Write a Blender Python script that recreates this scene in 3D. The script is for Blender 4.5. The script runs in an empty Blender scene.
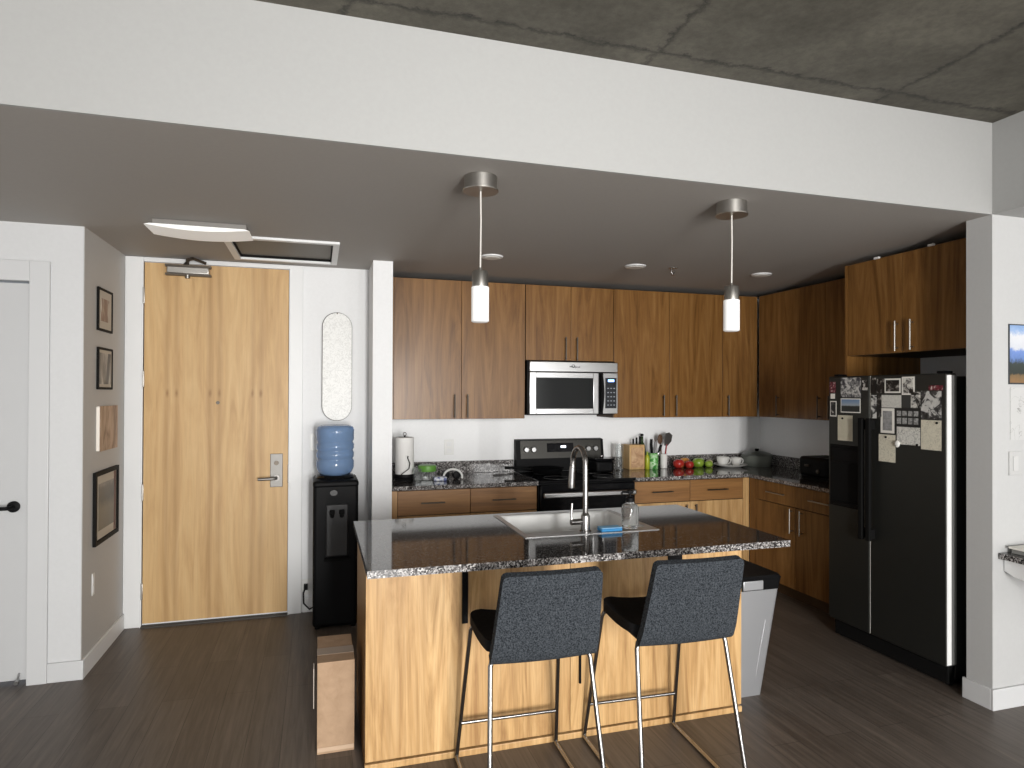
import bpy, bmesh, math, random
from mathutils import Vector, Matrix
random.seed(7)
SC = bpy.context.scene
COL = SC.collection
PI = math.pi

# ------------------------------------------------------------------ materials
def nt(name):
    m = bpy.data.materials.new(name); m.use_nodes = True
    t = m.node_tree
    return m, t, t.nodes['Principled BSDF'], t.nodes, t.links

def plain(name, col, rough=.5, metal=0., emit=0., trans=0., ior=1.45, coat=0., spec=None):
    m, t, b, N, L = nt(name)
    b.inputs['Base Color'].default_value = (*col, 1)
    b.inputs['Roughness'].default_value = rough
    b.inputs['Metallic'].default_value = metal
    b.inputs['IOR'].default_value = ior
    b.inputs['Transmission Weight'].default_value = trans
    b.inputs['Coat Weight'].default_value = coat
    if spec is not None: b.inputs['Specular IOR Level'].default_value = spec
    if emit:
        b.inputs['Emission Color'].default_value = (*col, 1)
        b.inputs['Emission Strength'].default_value = emit
    return m

def coords(N, L, scale=(1, 1, 1), rot=(0, 0, 0), rand=False):
    tc = N.new('ShaderNodeTexCoord')
    mp = N.new('ShaderNodeMapping')
    mp.inputs['Scale'].default_value = scale
    mp.inputs['Rotation'].default_value = rot
    if rand:
        oi = N.new('ShaderNodeObjectInfo')
        mu = N.new('ShaderNodeVectorMath'); mu.operation = 'SCALE'
        cm = N.new('ShaderNodeCombineXYZ')
        for k in range(3): L.new(oi.outputs['Random'], cm.inputs[k])
        L.new(cm.outputs[0], mu.inputs[0]); mu.inputs['Scale'].default_value = 7.3
        ad = N.new('ShaderNodeVectorMath'); ad.operation = 'ADD'
        L.new(tc.outputs['Object'], ad.inputs[0]); L.new(mu.outputs[0], ad.inputs[1])
        L.new(ad.outputs[0], mp.inputs['Vector'])
    else:
        L.new(tc.outputs['Object'], mp.inputs['Vector'])
    return mp.outputs[0]

def noise(N, L, vec, scale, detail=4, rough=.55, dist=0.):
    n = N.new('ShaderNodeTexNoise')
    n.inputs['Scale'].default_value = scale; n.inputs['Detail'].default_value = detail
    n.inputs['Roughness'].default_value = rough; n.inputs['Distortion'].default_value = dist
    L.new(vec, n.inputs['Vector'])
    return n.outputs['Fac']

def ramp(N, L, fac, stops, const=False):
    r = N.new('ShaderNodeValToRGB')
    if const: r.color_ramp.interpolation = 'CONSTANT'
    e = r.color_ramp.elements
    while len(e) < len(stops): e.new(.5)
    for el, (p, c) in zip(e, stops):
        el.position = p; el.color = (*c, 1)
    L.new(fac, r.inputs['Fac'])
    return r.outputs['Color']

def mixc(N, L, a, b, fac, mode='MIX'):
    m = N.new('ShaderNodeMix'); m.data_type = 'RGBA'; m.blend_type = mode
    for inp, v in ((m.inputs[6], a), (m.inputs[7], b)):
        if isinstance(v, tuple): inp.default_value = (*v, 1)
        else: L.new(v, inp)
    if isinstance(fac, float): m.inputs[0].default_value = fac
    else: L.new(fac, m.inputs[0])
    return m.outputs[2]

def bump(N, L, b, h, strength=.1, dist=.01):
    bp = N.new('ShaderNodeBump'); bp.inputs['Strength'].default_value = strength
    bp.inputs['Distance'].default_value = dist
    L.new(h, bp.inputs['Height']); L.new(bp.outputs[0], b.inputs['Normal'])

def wood(name, dark, mid, light, axis='Z', rough=.4, fig=1., coat=0., bands=True, fine=.55):
    m, t, b, N, L = nt(name)
    s = {'Z': (1, 1, .09), 'X': (.09, 1, 1), 'Y': (1, .09, 1)}[axis]
    v = coords(N, L, s, rand=True)
    n1 = noise(N, L, v, 9, 5, .6, 1.2 * fig)
    c1 = ramp(N, L, n1, [(.30, dark), (.48, mid), (.70, light)])
    s2 = {'Z': (1, 1, .03), 'X': (.03, 1, 1), 'Y': (1, .03, 1)}[axis]
    v2 = coords(N, L, s2, rand=True)
    n2 = noise(N, L, v2, 120, 3, .6)
    c2 = ramp(N, L, n2, [(.35, (.72, .70, .68)), (.6, (1, 1, 1))])
    c = mixc(N, L, c1, c2, fine, 'MULTIPLY')
    if bands:
        v3 = coords(N, L, {'Z': (1, 1, .012), 'X': (.012, 1, 1), 'Y': (1, .012, 1)}[axis], rand=True)
        n3 = noise(N, L, v3, 5.5, 2, .5)
        c3 = ramp(N, L, n3, [(.35, (.80, .76, .72)), (.62, (1.0, 1.0, 1.0))])
        c = mixc(N, L, c, c3, .8, 'MULTIPLY')
    L.new(c, b.inputs['Base Color'])
    b.inputs['Roughness'].default_value = rough
    b.inputs['Coat Weight'].default_value = coat
    b.inputs['Coat Roughness'].default_value = .25
    bump(N, L, b, n2, .05, .002)
    return m

def wall_paint(name, col, rough=.6):
    m, t, b, N, L = nt(name)
    v = coords(N, L)
    n = noise(N, L, v, 60, 3)
    c = ramp(N, L, n, [(.3, tuple(x * .97 for x in col)), (.7, col)])
    L.new(c, b.inputs['Base Color']); b.inputs['Roughness'].default_value = rough
    bump(N, L, b, n, .04, .002)
    return m

def granite_mat(name, gain=1.):
    m, t, b, N, L = nt(name)
    v = coords(N, L)
    vo = N.new('ShaderNodeTexVoronoi'); vo.inputs['Scale'].default_value = 170
    L.new(v, vo.inputs['Vector'])
    sep = N.new('ShaderNodeSeparateColor'); L.new(vo.outputs['Color'], sep.inputs[0])
    g = gain
    c1 = ramp(N, L, sep.outputs[0], [(0., (.030, .028, .028)), (.26, (.10*g, .092*g, .088*g)), (.48, (.23*g, .215*g, .21*g)), (.70, (.40*g, .385*g, .375*g)), (.88, (.62*g, .60*g, .585*g))], True)
    n2 = noise(N, L, v, 55, 4, .7)
    c2 = ramp(N, L, n2, [(.38, (.25, .24, .25)), (.6, (1, 1, 1))])
    c = mixc(N, L, c1, c2, .6, 'MULTIPLY')
    ge = N.new('ShaderNodeNewGeometry'); sn = N.new('ShaderNodeSeparateXYZ'); L.new(ge.outputs['Normal'], sn.inputs[0])
    mr = N.new('ShaderNodeMapRange'); L.new(sn.outputs[2], mr.inputs[0]); mr.inputs[1].default_value = .4; mr.inputs[2].default_value = .8
    c = mixc(N, L, c, mixc(N, L, c, (.030, .027, .026), .74), mr.outputs[0])  # upward faces painted darker than edges, imitating how each catches light
    L.new(c, b.inputs['Base Color'])
    b.inputs['Roughness'].default_value = .06
    return m

def floor_mat():
    m, t, b, N, L = nt('dark_plank_floor')
    v = coords(N, L, (1, 1, 1), (0, 0, PI / 2))
    br = N.new('ShaderNodeTexBrick')
    br.offset = .37; br.inputs['Scale'].default_value = 1
    br.inputs['Brick Width'].default_value = 1.22; br.inputs['Row Height'].default_value = .15
    br.inputs['Mortar Size'].default_value = .0012; br.inputs['Mortar Smooth'].default_value = .3
    br.inputs['Color1'].default_value = (.108, .088, .073, 1)
    br.inputs['Color2'].default_value = (.135, .112, .094, 1)
    br.inputs['Mortar'].default_value = (.04, .033, .028, 1)
    L.new(v, br.inputs['Vector'])
    v2 = coords(N, L, (1, .05, 1))
    n = noise(N, L, v2, 45, 5, .65, .6)
    c2 = ramp(N, L, n, [(.3, (.55, .53, .50)), (.55, (1, 1, 1)), (.75, (1.5, 1.45, 1.4))])
    c = mixc(N, L, br.outputs['Color'], c2, .85, 'MULTIPLY')
    L.new(c, b.inputs['Base Color'])
    r = N.new('ShaderNodeMapRange'); L.new(n, r.inputs[0])
    r.inputs[3].default_value = .36; r.inputs[4].default_value = .52
    L.new(r.outputs[0], b.inputs['Roughness'])
    b.inputs['Specular IOR Level'].default_value = .38
    bump(N, L, b, n, .08, .002)
    return m

def concrete_mat():
    m, t, b, N, L = nt('board_marked_concrete')
    v = coords(N, L)
    n1 = noise(N, L, v, 2.2, 6, .65)
    n2 = noise(N, L, v, 30, 5, .7)
    c1 = ramp(N, L, n1, [(.3, (.066, .060, .046)), (.5, (.098, .090, .072)), (.72, (.145, .134, .108))])
    c2 = ramp(N, L, n2, [(.35, (.72, .72, .70)), (.65, (1.08, 1.08, 1.06))])
    c = mixc(N, L, c1, c2, .8, 'MULTIPLY')
    # form-board joints: dark ragged lines
    nd = noise(N, L, v, 7, 5, .7)
    nd2 = noise(N, L, v, 25, 3, .7)
    sx = N.new('ShaderNodeSeparateXYZ'); L.new(v, sx.inputs[0])
    def M(op, a, bb):
        q = N.new('ShaderNodeMath'); q.operation = op
        for i, x in enumerate((a, bb)):
            if isinstance(x, (int, float)): q.inputs[i].default_value = x
            else: L.new(x, q.inputs[i])
        return q.outputs[0]
    wob = M('ADD', M('MULTIPLY', M('SUBTRACT', nd, .5), .10), M('MULTIPLY', M('SUBTRACT', nd2, .5), .07))
    def line(co, period, off, width):
        x = M('ADD', M('ADD', co, -off + period * 50), wob)
        f = M('ABSOLUTE', M('SUBTRACT', M('PINGPONG', x, period / 2), 0), 0)
        r = N.new('ShaderNodeMapRange'); L.new(f, r.inputs[0])
        r.inputs[1].default_value = 0; r.inputs[2].default_value = width
        r.inputs[3].default_value = 1; r.inputs[4].default_value = 0
        return M('MULTIPLY', r.outputs[0], M('MULTIPLY', nd2, 1.5))
    l = M('MAXIMUM', line(sx.outputs[0], 1.2, 1.29, .022), line(sx.outputs[1], 1.2, 2.30, .022))
    lc = N.new('ShaderNodeClamp'); L.new(l, lc.inputs[0])
    c = mixc(N, L, c, (.016, .015, .012), lc.outputs[0])
    L.new(c, b.inputs['Base Color']); b.inputs['Roughness'].default_value = .75
    bump(N, L, b, n2, .25, .01)
    return m

def fabric(name, a, c_, scale=240):
    m, t, b, N, L = nt(name)
    v = coords(N, L, (1, 1, 1))
    n = noise(N, L, v, scale, 2, .7)
    c = ramp(N, L, n, [(.36, a), (.64, c_)])
    L.new(c, b.inputs['Base Color']); b.inputs['Roughness'].default_value = .95
    b.inputs['Specular IOR Level'].default_value = .1
    bump(N, L, b, n, .5, .003)
    return m

def blotch(name, stops, scale=30, rough=.5, dist=.8, const=False, stretch=(1, 1, 1), detail=3):
    m, t, b, N, L = nt(name)
    v = coords(N, L, stretch, rand=True)
    n = noise(N, L, v, scale, detail, .6, dist)
    L.new(ramp(N, L, n, stops, const), b.inputs['Base Color'])
    b.inputs['Roughness'].default_value = rough
    return m

def scenery(name, stops, horizon_axis='Z', h0=0., h1=1., rough=.35, wob=.12, sc=18):
    """printed picture: colours run upwards in bands with ragged edges"""
    m, t, b, N, L = nt(name)
    v = coords(N, L)
    n = noise(N, L, v, sc, 4, .7, .4)
    sx = N.new('ShaderNodeSeparateXYZ'); L.new(v, sx.inputs[0])
    r = N.new('ShaderNodeMapRange'); L.new(sx.outputs[{'X': 0, 'Y': 1, 'Z': 2}[horizon_axis]], r.inputs[0])
    r.inputs[1].default_value = h0; r.inputs[2].default_value = h1
    a = N.new('ShaderNodeMath'); a.operation = 'MULTIPLY_ADD'
    L.new(n, a.inputs[0]); a.inputs[1].default_value = wob; L.new(r.outputs[0], a.inputs[2])
    s = N.new('ShaderNodeMath'); s.operation = 'SUBTRACT'; L.new(a.outputs[0], s.inputs[0]); s.inputs[1].default_value = wob / 2
    L.new(ramp(N, L, s.outputs[0], stops), b.inputs['Base Color'])
    b.inputs['Roughness'].default_value = rough
    return m

def linework(name, paper, ink, scale=14, width=.035, rough=.5):
    m, t, b, N, L = nt(name)
    v = coords(N, L, rand=True)
    n = noise(N, L, v, scale, 3, .6, 1.5)
    w = width
    c = ramp(N, L, n, [(.0, paper), (.5 - w, paper), (.5, ink), (.5 + w, paper), (1, paper)])
    L.new(c, b.inputs['Base Color']); b.inputs['Roughness'].default_value = rough
    return m

def door_mat():
    """book-matched birch: paired dark streaks every 27 cm with small cusps across the middle"""
    m = wood('bookmatched_birch', (.46, .275, .108), (.555, .350, .150), (.62, .415, .195), 'Z', .48, 1.6, .0, False, .25)
    t = m.node_tree; N, L = t.nodes, t.links; b = N['Principled BSDF']
    src = b.inputs['Base Color'].links[0].from_socket
    v = coords(N, L); sx = N.new('ShaderNodeSeparateXYZ'); L.new(v, sx.inputs[0])
    nz = noise(N, L, coords(N, L, (1, 1, .25)), 6, 4, .6)
    def Mt(op, a, bb=0.):
        q = N.new('ShaderNodeMath'); q.operation = op
        for i, x in enumerate((a, bb)):
            if isinstance(x, (int, float)): q.inputs[i].default_value = x
            else: L.new(x, q.inputs[i])
        return q.outputs[0]
    x = Mt('ADD', Mt('ADD', sx.outputs[0], .95 + 27.0), Mt('MULTIPLY', Mt('SUBTRACT', nz, .5), .03))
    d = Mt('ABSOLUTE', Mt('SUBTRACT', Mt('PINGPONG', x, .135), .028))
    r = N.new('ShaderNodeMapRange'); L.new(d, r.inputs[0]); r.inputs[1].default_value = 0.; r.inputs[2].default_value = .03; r.inputs[3].default_value = 1; r.inputs[4].default_value = 0
    dz = Mt('ABSOLUTE', Mt('SUBTRACT', sx.outputs[2], 1.565))
    r2 = N.new('ShaderNodeMapRange'); L.new(dz, r2.inputs[0]); r2.inputs[1].default_value = 0.; r2.inputs[2].default_value = .035; r2.inputs[3].default_value = 1.; r2.inputs[4].default_value = 0.
    r3 = N.new('ShaderNodeMapRange'); L.new(d, r3.inputs[0]); r3.inputs[1].default_value = .0; r3.inputs[2].default_value = .014; r3.inputs[3].default_value = 1; r3.inputs[4].default_value = 0
    k = Mt('ADD', Mt('MULTIPLY', r.outputs[0], Mt('MULTIPLY', nz, .9)), Mt('MULTIPLY', r3.outputs[0], Mt('MULTIPLY', r2.outputs[0], .8)))
    kc = N.new('ShaderNodeClamp'); L.new(k, kc.inputs[0])
    c = mixc(N, L, src, (.30, .16, .055), kc.outputs[0])
    L.new(c, b.inputs['Base Color'])
    return m

M = {}
M['white'] = wall_paint('white_wall_paint', (.89, .895, .90))
M['header'] = wall_paint('dimmed_header_white', (.36, .36, .353))  # white paint darkened to offset the nearby window light
M['white_trim'] = plain('white_trim_paint', (.74, .745, .745), .4)
M['trim_near'] = plain('dimmed_trim_white', (.56, .565, .57), .4)  # trim white lowered against the strong light at the front
M['ceil'] = wall_paint('shaded_ceiling_white', (.36, .338, .315), .7)  # white in itself; the shade is put into this grey
M['white_door'] = plain('white_door_paint', (.50, .505, .51), .4)
M['white_near'] = wall_paint('dimmed_front_white', (.59, .595, .60))  # wall white toned down where the window light hits hard
M['stub'] = wall_paint('dimmed_wall_end_white', (.47, .472, .47))  # same white, dimmed in colour to keep the lit face from clipping
M['white_entry'] = wall_paint('dimmed_entry_white', (.76, .765, .77))  # slightly dimmed white, so the daylight does not burn it out
M['concrete'] = concrete_mat()
M['floor'] = floor_mat()
M['granite'] = granite_mat('speckled_granite')
M['cab'] = wood('shaded_cabinet_veneer', (.125, .055, .014), (.200, .094, .026), (.265, .136, .044), 'Z', .31, 2.2, .0, False, .5)  # island veneer darkened in colour where less light reaches
M['cab_h'] = wood('shaded_cabinet_veneer_across', (.20, .090, .026), (.285, .138, .044), (.36, .185, .062), 'X', .45, 1.2, .0, True)  # same shade-darkened veneer with the grain across
M['cab_low'] = wood('lit_cabinet_veneer', (.30, .155, .055), (.42, .23, .085), (.52, .30, .12), 'Z', .4, 1.4, .1)  # same veneer painted lighter, where more light falls
M['cab'].node_tree.nodes['Principled BSDF'].inputs['Specular IOR Level'].default_value = .30
M['cab_in'] = plain('cabinet_carcass', (.05, .026, .010), .6)
M['isl'] = wood('pale_oak_veneer', (.36, .195, .070), (.55, .335, .138), (.68, .45, .215), 'Z', .48, 3.0, .0)
M['door_wood'] = wood('birch_door_veneer', (.46, .275, .108), (.555, .350, .150), (.62, .415, .195), 'Z', .48, 1.6, .0, False, .25)
M['entry_door'] = door_mat()
M['chrome'] = plain('chrome', (.30, .29, .285), .22, 1)
M['steel'] = plain('brushed_steel', (.46, .46, .46), .3, 1)
M['nickel'] = plain('satin_nickel', (.40, .385, .36), .36, 1)
M['dark_nickel'] = plain('dark_pull_metal', (.10, .085, .07), .4, .8)
M['black'] = plain('black_plastic', (.004, .004, .0045), .5, spec=.14)
M['black_gloss'] = plain('black_glass', (.005, .005, .006), .08, spec=.22)
M['black_matte'] = plain('black_matte', (.006, .006, .006), .75, spec=.12)
M['fridge'] = plain('dark_stainless', (.058, .060, .056), .45, .85)
M['fridge_side'] = plain('fridge_side_black', (.012, .012, .012), .5)
M['felt'] = fabric('charcoal_felt', (.010, .012, .015), (.062, .070, .080), 190)
M['felt_dark'] = fabric('dark_felt_seat', (.008, .008, .009), (.02, .02, .022))
M['shade'] = plain('opal_glass_shade', (.90, .90, .89), .25, 0, .18)
M['cord'] = plain('clear_cord', (.6, .58, .54), .4)
M['plate_w'] = plain('white_plastic', (.75, .75, .73), .35)
M['card'] = blotch('cardboard', [(.3, (.33, .215, .130)), (.7, (.40, .268, .168))], 25, .8, .5)
M['tape'] = plain('packing_tape', (.38, .29, .21), .3)
M['blue_w'] = None
M['bin_g'] = plain('grey_bin_metal', (.40, .405, .42), .35, .55)
M['paper_w'] = plain('white_paper', (.78, .76, .70), .7)
M['paper_c'] = linework('cream_written_paper', (.66, .62, .50), (.40, .37, .30), 40, .03, .7)
M['glass'] = plain('clear_glass', (.95, .97, .97), .03, 0, 0, .95, 1.3)
M['bowl'] = plain('satin_bowl_steel', (.66, .66, .65), .45, .25)
M['ceramic'] = plain('white_ceramic', (.78, .77, .74), .2)
M['frame_blk'] = plain('black_frame', (.007, .0065, .006), .6, spec=.12)
M['trim_dk'] = plain('dark_threshold', (.05, .045, .04), .5)

def water_mat():
    m, t, b, N, L = nt('blue_water_bottle')
    b.inputs['Base Color'].default_value = (.24, .36, .56, 1)
    b.inputs['Roughness'].default_value = .12
    b.inputs['Transmission Weight'].default_value = .45
    b.inputs['IOR'].default_value = 1.33
    return m
M['blue_w'] = water_mat()

# ------------------------------------------------------------------ mesh builder
class MB:
    def __init__(s): s.bm = bmesh.new()
    def _faces(s, fs, mi, smooth):
        for f in fs:
            f.material_index = mi; f.smooth = smooth
    def _bevelled(s, n0, mi):
        s.bm.normal_update()
        for f in s.bm.faces:
            if f not in n0:
                f.material_index = mi
                f.smooth = max(abs(c) for c in f.normal) < .999
    def box(s, x0, x1, y0, y1, z0, z1, bev=0., seg=2, mi=0):
        n0 = set(s.bm.faces)
        r = bmesh.ops.create_cube(s.bm, size=1)
        for v in r['verts']:
            v.co = Vector(((x0 + x1) / 2 + v.co.x * (x1 - x0), (y0 + y1) / 2 + v.co.y * (y1 - y0), (z0 + z1) / 2 + v.co.z * (z1 - z0)))
        if bev > 0:
            es = list({e for v in r['verts'] for e in v.link_edges})
            bmesh.ops.bevel(s.bm, geom=es, offset=bev, segments=seg, profile=.5, affect='EDGES', clamp_overlap=True)
        s._bevelled(n0, mi)
        return s
    def lathe(s, prof, c=(0, 0, 0), axis='Z', seg=32, mi=0, smooth=True):
        """prof: list of (r, h) going up"""
        rings = []
        for r, h in prof:
            ring = []
            if r < 1e-6:
                ring = [s.bm.verts.new((0, 0, h))]
            else:
                ring = [s.bm.verts.new((r * math.cos(2 * PI * k / seg), r * math.sin(2 * PI * k / seg), h)) for k in range(seg)]
            rings.append(ring)
        fs = []
        for a, b in zip(rings, rings[1:]):
            for k in range(seg):
                k2 = (k + 1) % seg
                if len(a) == 1 and len(b) == 1: continue
                if len(a) == 1: q = [a[0], b[k2], b[k]]; q = [a[0], b[k], b[k2]][::-1]
                elif len(b) == 1: q = [a[k], a[k2], b[0]]
                else: q = [a[k], a[k2], b[k2], b[k]]
                try: fs.append(s.bm.faces.new(q))
                except ValueError: pass
        if len(rings[0]) > 1: fs.append(s.bm.faces.new(rings[0][::-1]))
        if len(rings[-1]) > 1: fs.append(s.bm.faces.new(rings[-1]))
        s._faces(fs, mi, smooth)
        R = {'Z': Matrix.Identity(3), 'X': Matrix.Rotation(PI / 2, 3, 'Y'), 'Y': Matrix.Rotation(-PI / 2, 3, 'X')}[axis]
        for ring in rings:
            for v in ring: v.co = R @ v.co + Vector(c)
        return s
    def cyl(s, c, r, h, axis='Z', seg=32, bev=0., mi=0):
        b = min(bev, r * .9, h * .45)
        prof = [(r, 0), (r, h)] if b <= 0 else [(r - b, 0), (r - b * .3, b * .3), (r, b), (r, h - b), (r - b * .3, h - b * .3), (r - b, h)]
        return s.lathe(prof, c, axis, seg, mi)
    def tube(s, pts, r, seg=10, mi=0, closed=False, cap=True):
        pts = [Vector(p) for p in pts]
        n = len(pts); rings = []
        up = None
        for i, p in enumerate(pts):
            if closed: d = pts[(i + 1) % n] - pts[i - 1]
            elif i == 0: d = pts[1] - p
            elif i == n - 1: d = p - pts[i - 1]
            else: d = (pts[i + 1] - p).normalized() + (p - pts[i - 1]).normalized()
            d.normalize()
            if up is None:
                up = Vector((0, 0, 1)) if abs(d.z) < .9 else Vector((1, 0, 0))
            x = up.cross(d)
            if x.length < 1e-4: x = Vector((1, 0, 0)).cross(d)
            x.normalize(); y = d.cross(x); up = y
            rr = r[i] if isinstance(r, (list, tuple)) else r
            rings.append([s.bm.verts.new(p + x * rr * math.cos(2 * PI * k / seg) + y * rr * math.sin(2 * PI * k / seg)) for k in range(seg)])
        fs = []
        prs = list(zip(rings, rings[1:])) + ([(rings[-1], rings[0])] if closed else [])
        for a, b in prs:
            for k in range(seg):
                fs.append(s.bm.faces.new([a[k], a[(k + 1) % seg], b[(k + 1) % seg], b[k]]))
        if cap and not closed:
            fs.append(s.bm.faces.new(rings[0][::-1])); fs.append(s.bm.faces.new(rings[-1]))
        s._faces(fs, mi, True)
        return s
    def prism(s, poly, a0, a1, axis='Y', mi=0, smooth=False, bev=0.):
        """poly 2-D; axis Y: (x,z) ; axis Z: (x,y) ; axis X: (y,z)"""
        def P(p, a):
            return {'Y': (p[0], a, p[1]), 'Z': (p[0], p[1], a), 'X': (a, p[0], p[1])}[axis]
        n0 = set(s.bm.faces)
        A = [s.bm.verts.new(P(p, a0)) for p in poly]
        B = [s.bm.verts.new(P(p, a1)) for p in poly]
        f1 = s.bm.faces.new(A); f2 = s.bm.faces.new(B[::-1])
        n = len(poly); sides = []
        for k in range(n):
            sides.append(s.bm.faces.new([A[k], B[k], B[(k + 1) % n], A[(k + 1) % n]]))
        if bev > 0:
            es = list(f1.edges) + list(f2.edges)
            bmesh.ops.bevel(s.bm, geom=es, offset=bev, segments=2, profile=.5, affect='EDGES')
        s._faces([f for f in s.bm.faces if f not in n0], mi, smooth)
        return s
    def ball(s, c, r, sc=(1, 1, 1), seg=20, mi=0):
        n0 = set(s.bm.faces)
        q = bmesh.ops.create_uvsphere(s.bm, u_segments=seg, v_segments=max(8, seg // 2), radius=r)
        for v in q['verts']: v.co = Vector((v.co.x * sc[0] + c[0], v.co.y * sc[1] + c[1], v.co.z * sc[2] + c[2]))
        s._faces([f for f in s.bm.faces if f not in n0], mi, True)
        return s
    def ringslab(s, o, i, z0, z1, mi=0):
        """rectangular slab o=(x0,x1,y0,y1) with rectangular hole i"""
        def R(b, z): return [s.bm.verts.new(p) for p in ((b[0], b[2], z), (b[1], b[2], z), (b[1], b[3], z), (b[0], b[3], z))]
        O0, O1, I0, I1 = R(o, z0), R(o, z1), R(i, z0), R(i, z1)
        fs = []
        for k in range(4):
            j = (k + 1) % 4
            fs += [s.bm.faces.new([O1[k], O1[j], I1[j], I1[k]]), s.bm.faces.new([O0[j], O0[k], I0[k], I0[j]]),
                   s.bm.faces.new([O0[k], O0[j], O1[j], O1[k]]), s.bm.faces.new([I0[j], I0[k], I1[k], I1[j]])]
        s._faces(fs, mi, False)
        return s
    def move(s, off=(0, 0, 0), mat=None):
        if mat is not None: bmesh.ops.transform(s.bm, matrix=mat, verts=s.bm.verts)
        bmesh.ops.translate(s.bm, vec=off, verts=s.bm.verts)
        return s
    def build(s, name, mats, parent=None, world=True):
        """geometry is given in the scene's own metres; under a parent it is moved to the parent's frame unless world=False"""
        if parent is not None and world:
            bmesh.ops.transform(s.bm, matrix=wmat(parent).inverted(), verts=s.bm.verts)
        bmesh.ops.recalc_face_normals(s.bm, faces=s.bm.faces)
        for e in s.bm.edges:
            if len(e.link_faces) == 2 and e.calc_face_angle(0) > .75: e.smooth = False
        me = bpy.data.meshes.new(name); s.bm.to_mesh(me); s.bm.free()
        for m in (mats if isinstance(mats, (list, tuple)) else [mats]): me.materials.append(m)
        o = bpy.data.objects.new(name, me); COL.objects.link(o)
        if parent is not None: o.parent = parent
        return o

def wmat(o):
    m = Matrix.LocRotScale(o.location, o.rotation_euler, o.scale)
    return wmat(o.parent) @ m if o.parent else m

def tag(o, label=None, cat=None, group=None, kind=None):
    if label: o['label'] = label
    if cat: o['category'] = cat
    if group: o['group'] = group
    if kind: o['kind'] = kind
    return o

def thing(name, label, cat, loc=(0, 0, 0), rz=0., group=None):
    o = bpy.data.objects.new(name, None); COL.objects.link(o)
    o.empty_display_size = .05
    o.location = loc; o.rotation_euler = (0, 0, rz)
    return tag(o, label, cat, group)

def struct(name, mb, m, label, parent=None):
    o = mb.build(name, m, parent)
    if parent is None: tag(o, label, None, None, 'structure')
    return o

def single(name, mb, m, label, cat, loc=None, group=None):
    """a thing that is one mesh, its origin at loc"""
    if loc is not None: mb.move(tuple(-c for c in loc))
    o = mb.build(name, m)
    if loc is not None: o.location = loc
    return tag(o, label, cat, group)

def copy_tree(o, parent=None):
    c = o.copy(); COL.objects.link(c); c.parent = parent
    for ch in list(o.children): copy_tree(ch, c)
    return c

def box(*a, **k): return MB().box(*a, **k)

# ------------------------------------------------------------------ key planes (metres)
YB, ZC, ZU = 2.41, 2.48, 2.94          # front of the dropped ceiling, its height, concrete ceiling
XR = 3.237                             # end of the wall beside the fridge
YW, XW = 5.229, 4.043                  # kitchen back and right walls
XL, YL, YD = -1.233, 4.074, 4.873      # corridor wall, front left wall, entry wall
P0, P1, YP = .358, .492, 4.509         # partition between entry and kitchen
LX, RX, BY = -3.3, 4.8, -3.2           # living room behind the camera

# ------------------------------------------------------------------ the setting
struct('floor', box(LX, RX, BY, 5.45, -.08, 0), M['floor'], 'dark brown wood plank floor')
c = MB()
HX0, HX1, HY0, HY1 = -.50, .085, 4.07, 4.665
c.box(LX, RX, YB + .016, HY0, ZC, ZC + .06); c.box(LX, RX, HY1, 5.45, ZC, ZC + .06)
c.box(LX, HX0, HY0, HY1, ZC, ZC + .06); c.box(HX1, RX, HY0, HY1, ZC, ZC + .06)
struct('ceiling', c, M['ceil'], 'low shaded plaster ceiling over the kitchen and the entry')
struct('ceiling_concrete', box(LX, RX, BY, YB + .015, ZU, ZU + .1), M['concrete'], 'raw board-marked concrete ceiling')
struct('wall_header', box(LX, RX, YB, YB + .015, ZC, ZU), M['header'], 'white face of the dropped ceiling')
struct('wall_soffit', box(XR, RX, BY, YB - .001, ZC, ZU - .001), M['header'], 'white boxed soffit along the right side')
struct('wall_back', box(P1, 4.15, YW, YW + .12, 0, ZC), M['white'], 'white kitchen back wall')
struct('wall_right', box(XW, 4.15, YB + .137, YW, 0, ZC), M['white'], 'white kitchen right wall')
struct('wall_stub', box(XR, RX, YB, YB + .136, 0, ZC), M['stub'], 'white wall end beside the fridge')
struct('wall_partition', box(P0, P1, YP, 5.35, 0, ZC), M['white_entry'], 'white partition end between entry and kitchen')
struct('wall_entry', box(-1.40, P0, YD, YD + .12, 0, ZC), M['white_entry'], 'white entry wall')
struct('wall_corridor', box(XL - .003, XL, YL + .001, YD, 0, ZC), wall_paint('shaded_corridor_white', (.50, .49, .475)), 'white corridor wall with four pictures')  # white wall; the shade on this side is painted in as grey
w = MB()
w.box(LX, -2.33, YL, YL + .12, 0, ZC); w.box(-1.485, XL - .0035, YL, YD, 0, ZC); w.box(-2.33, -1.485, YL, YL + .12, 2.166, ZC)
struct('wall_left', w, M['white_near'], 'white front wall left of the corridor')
struct('wall_living_left', box(LX - .12, LX, BY, YL + .12, 0, ZU), M['white'], 'white living room wall')
struct('wall_living_right', box(RX, RX + .12, BY, YB + .2, 0, ZU), M['white'], 'white living room wall')
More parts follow.
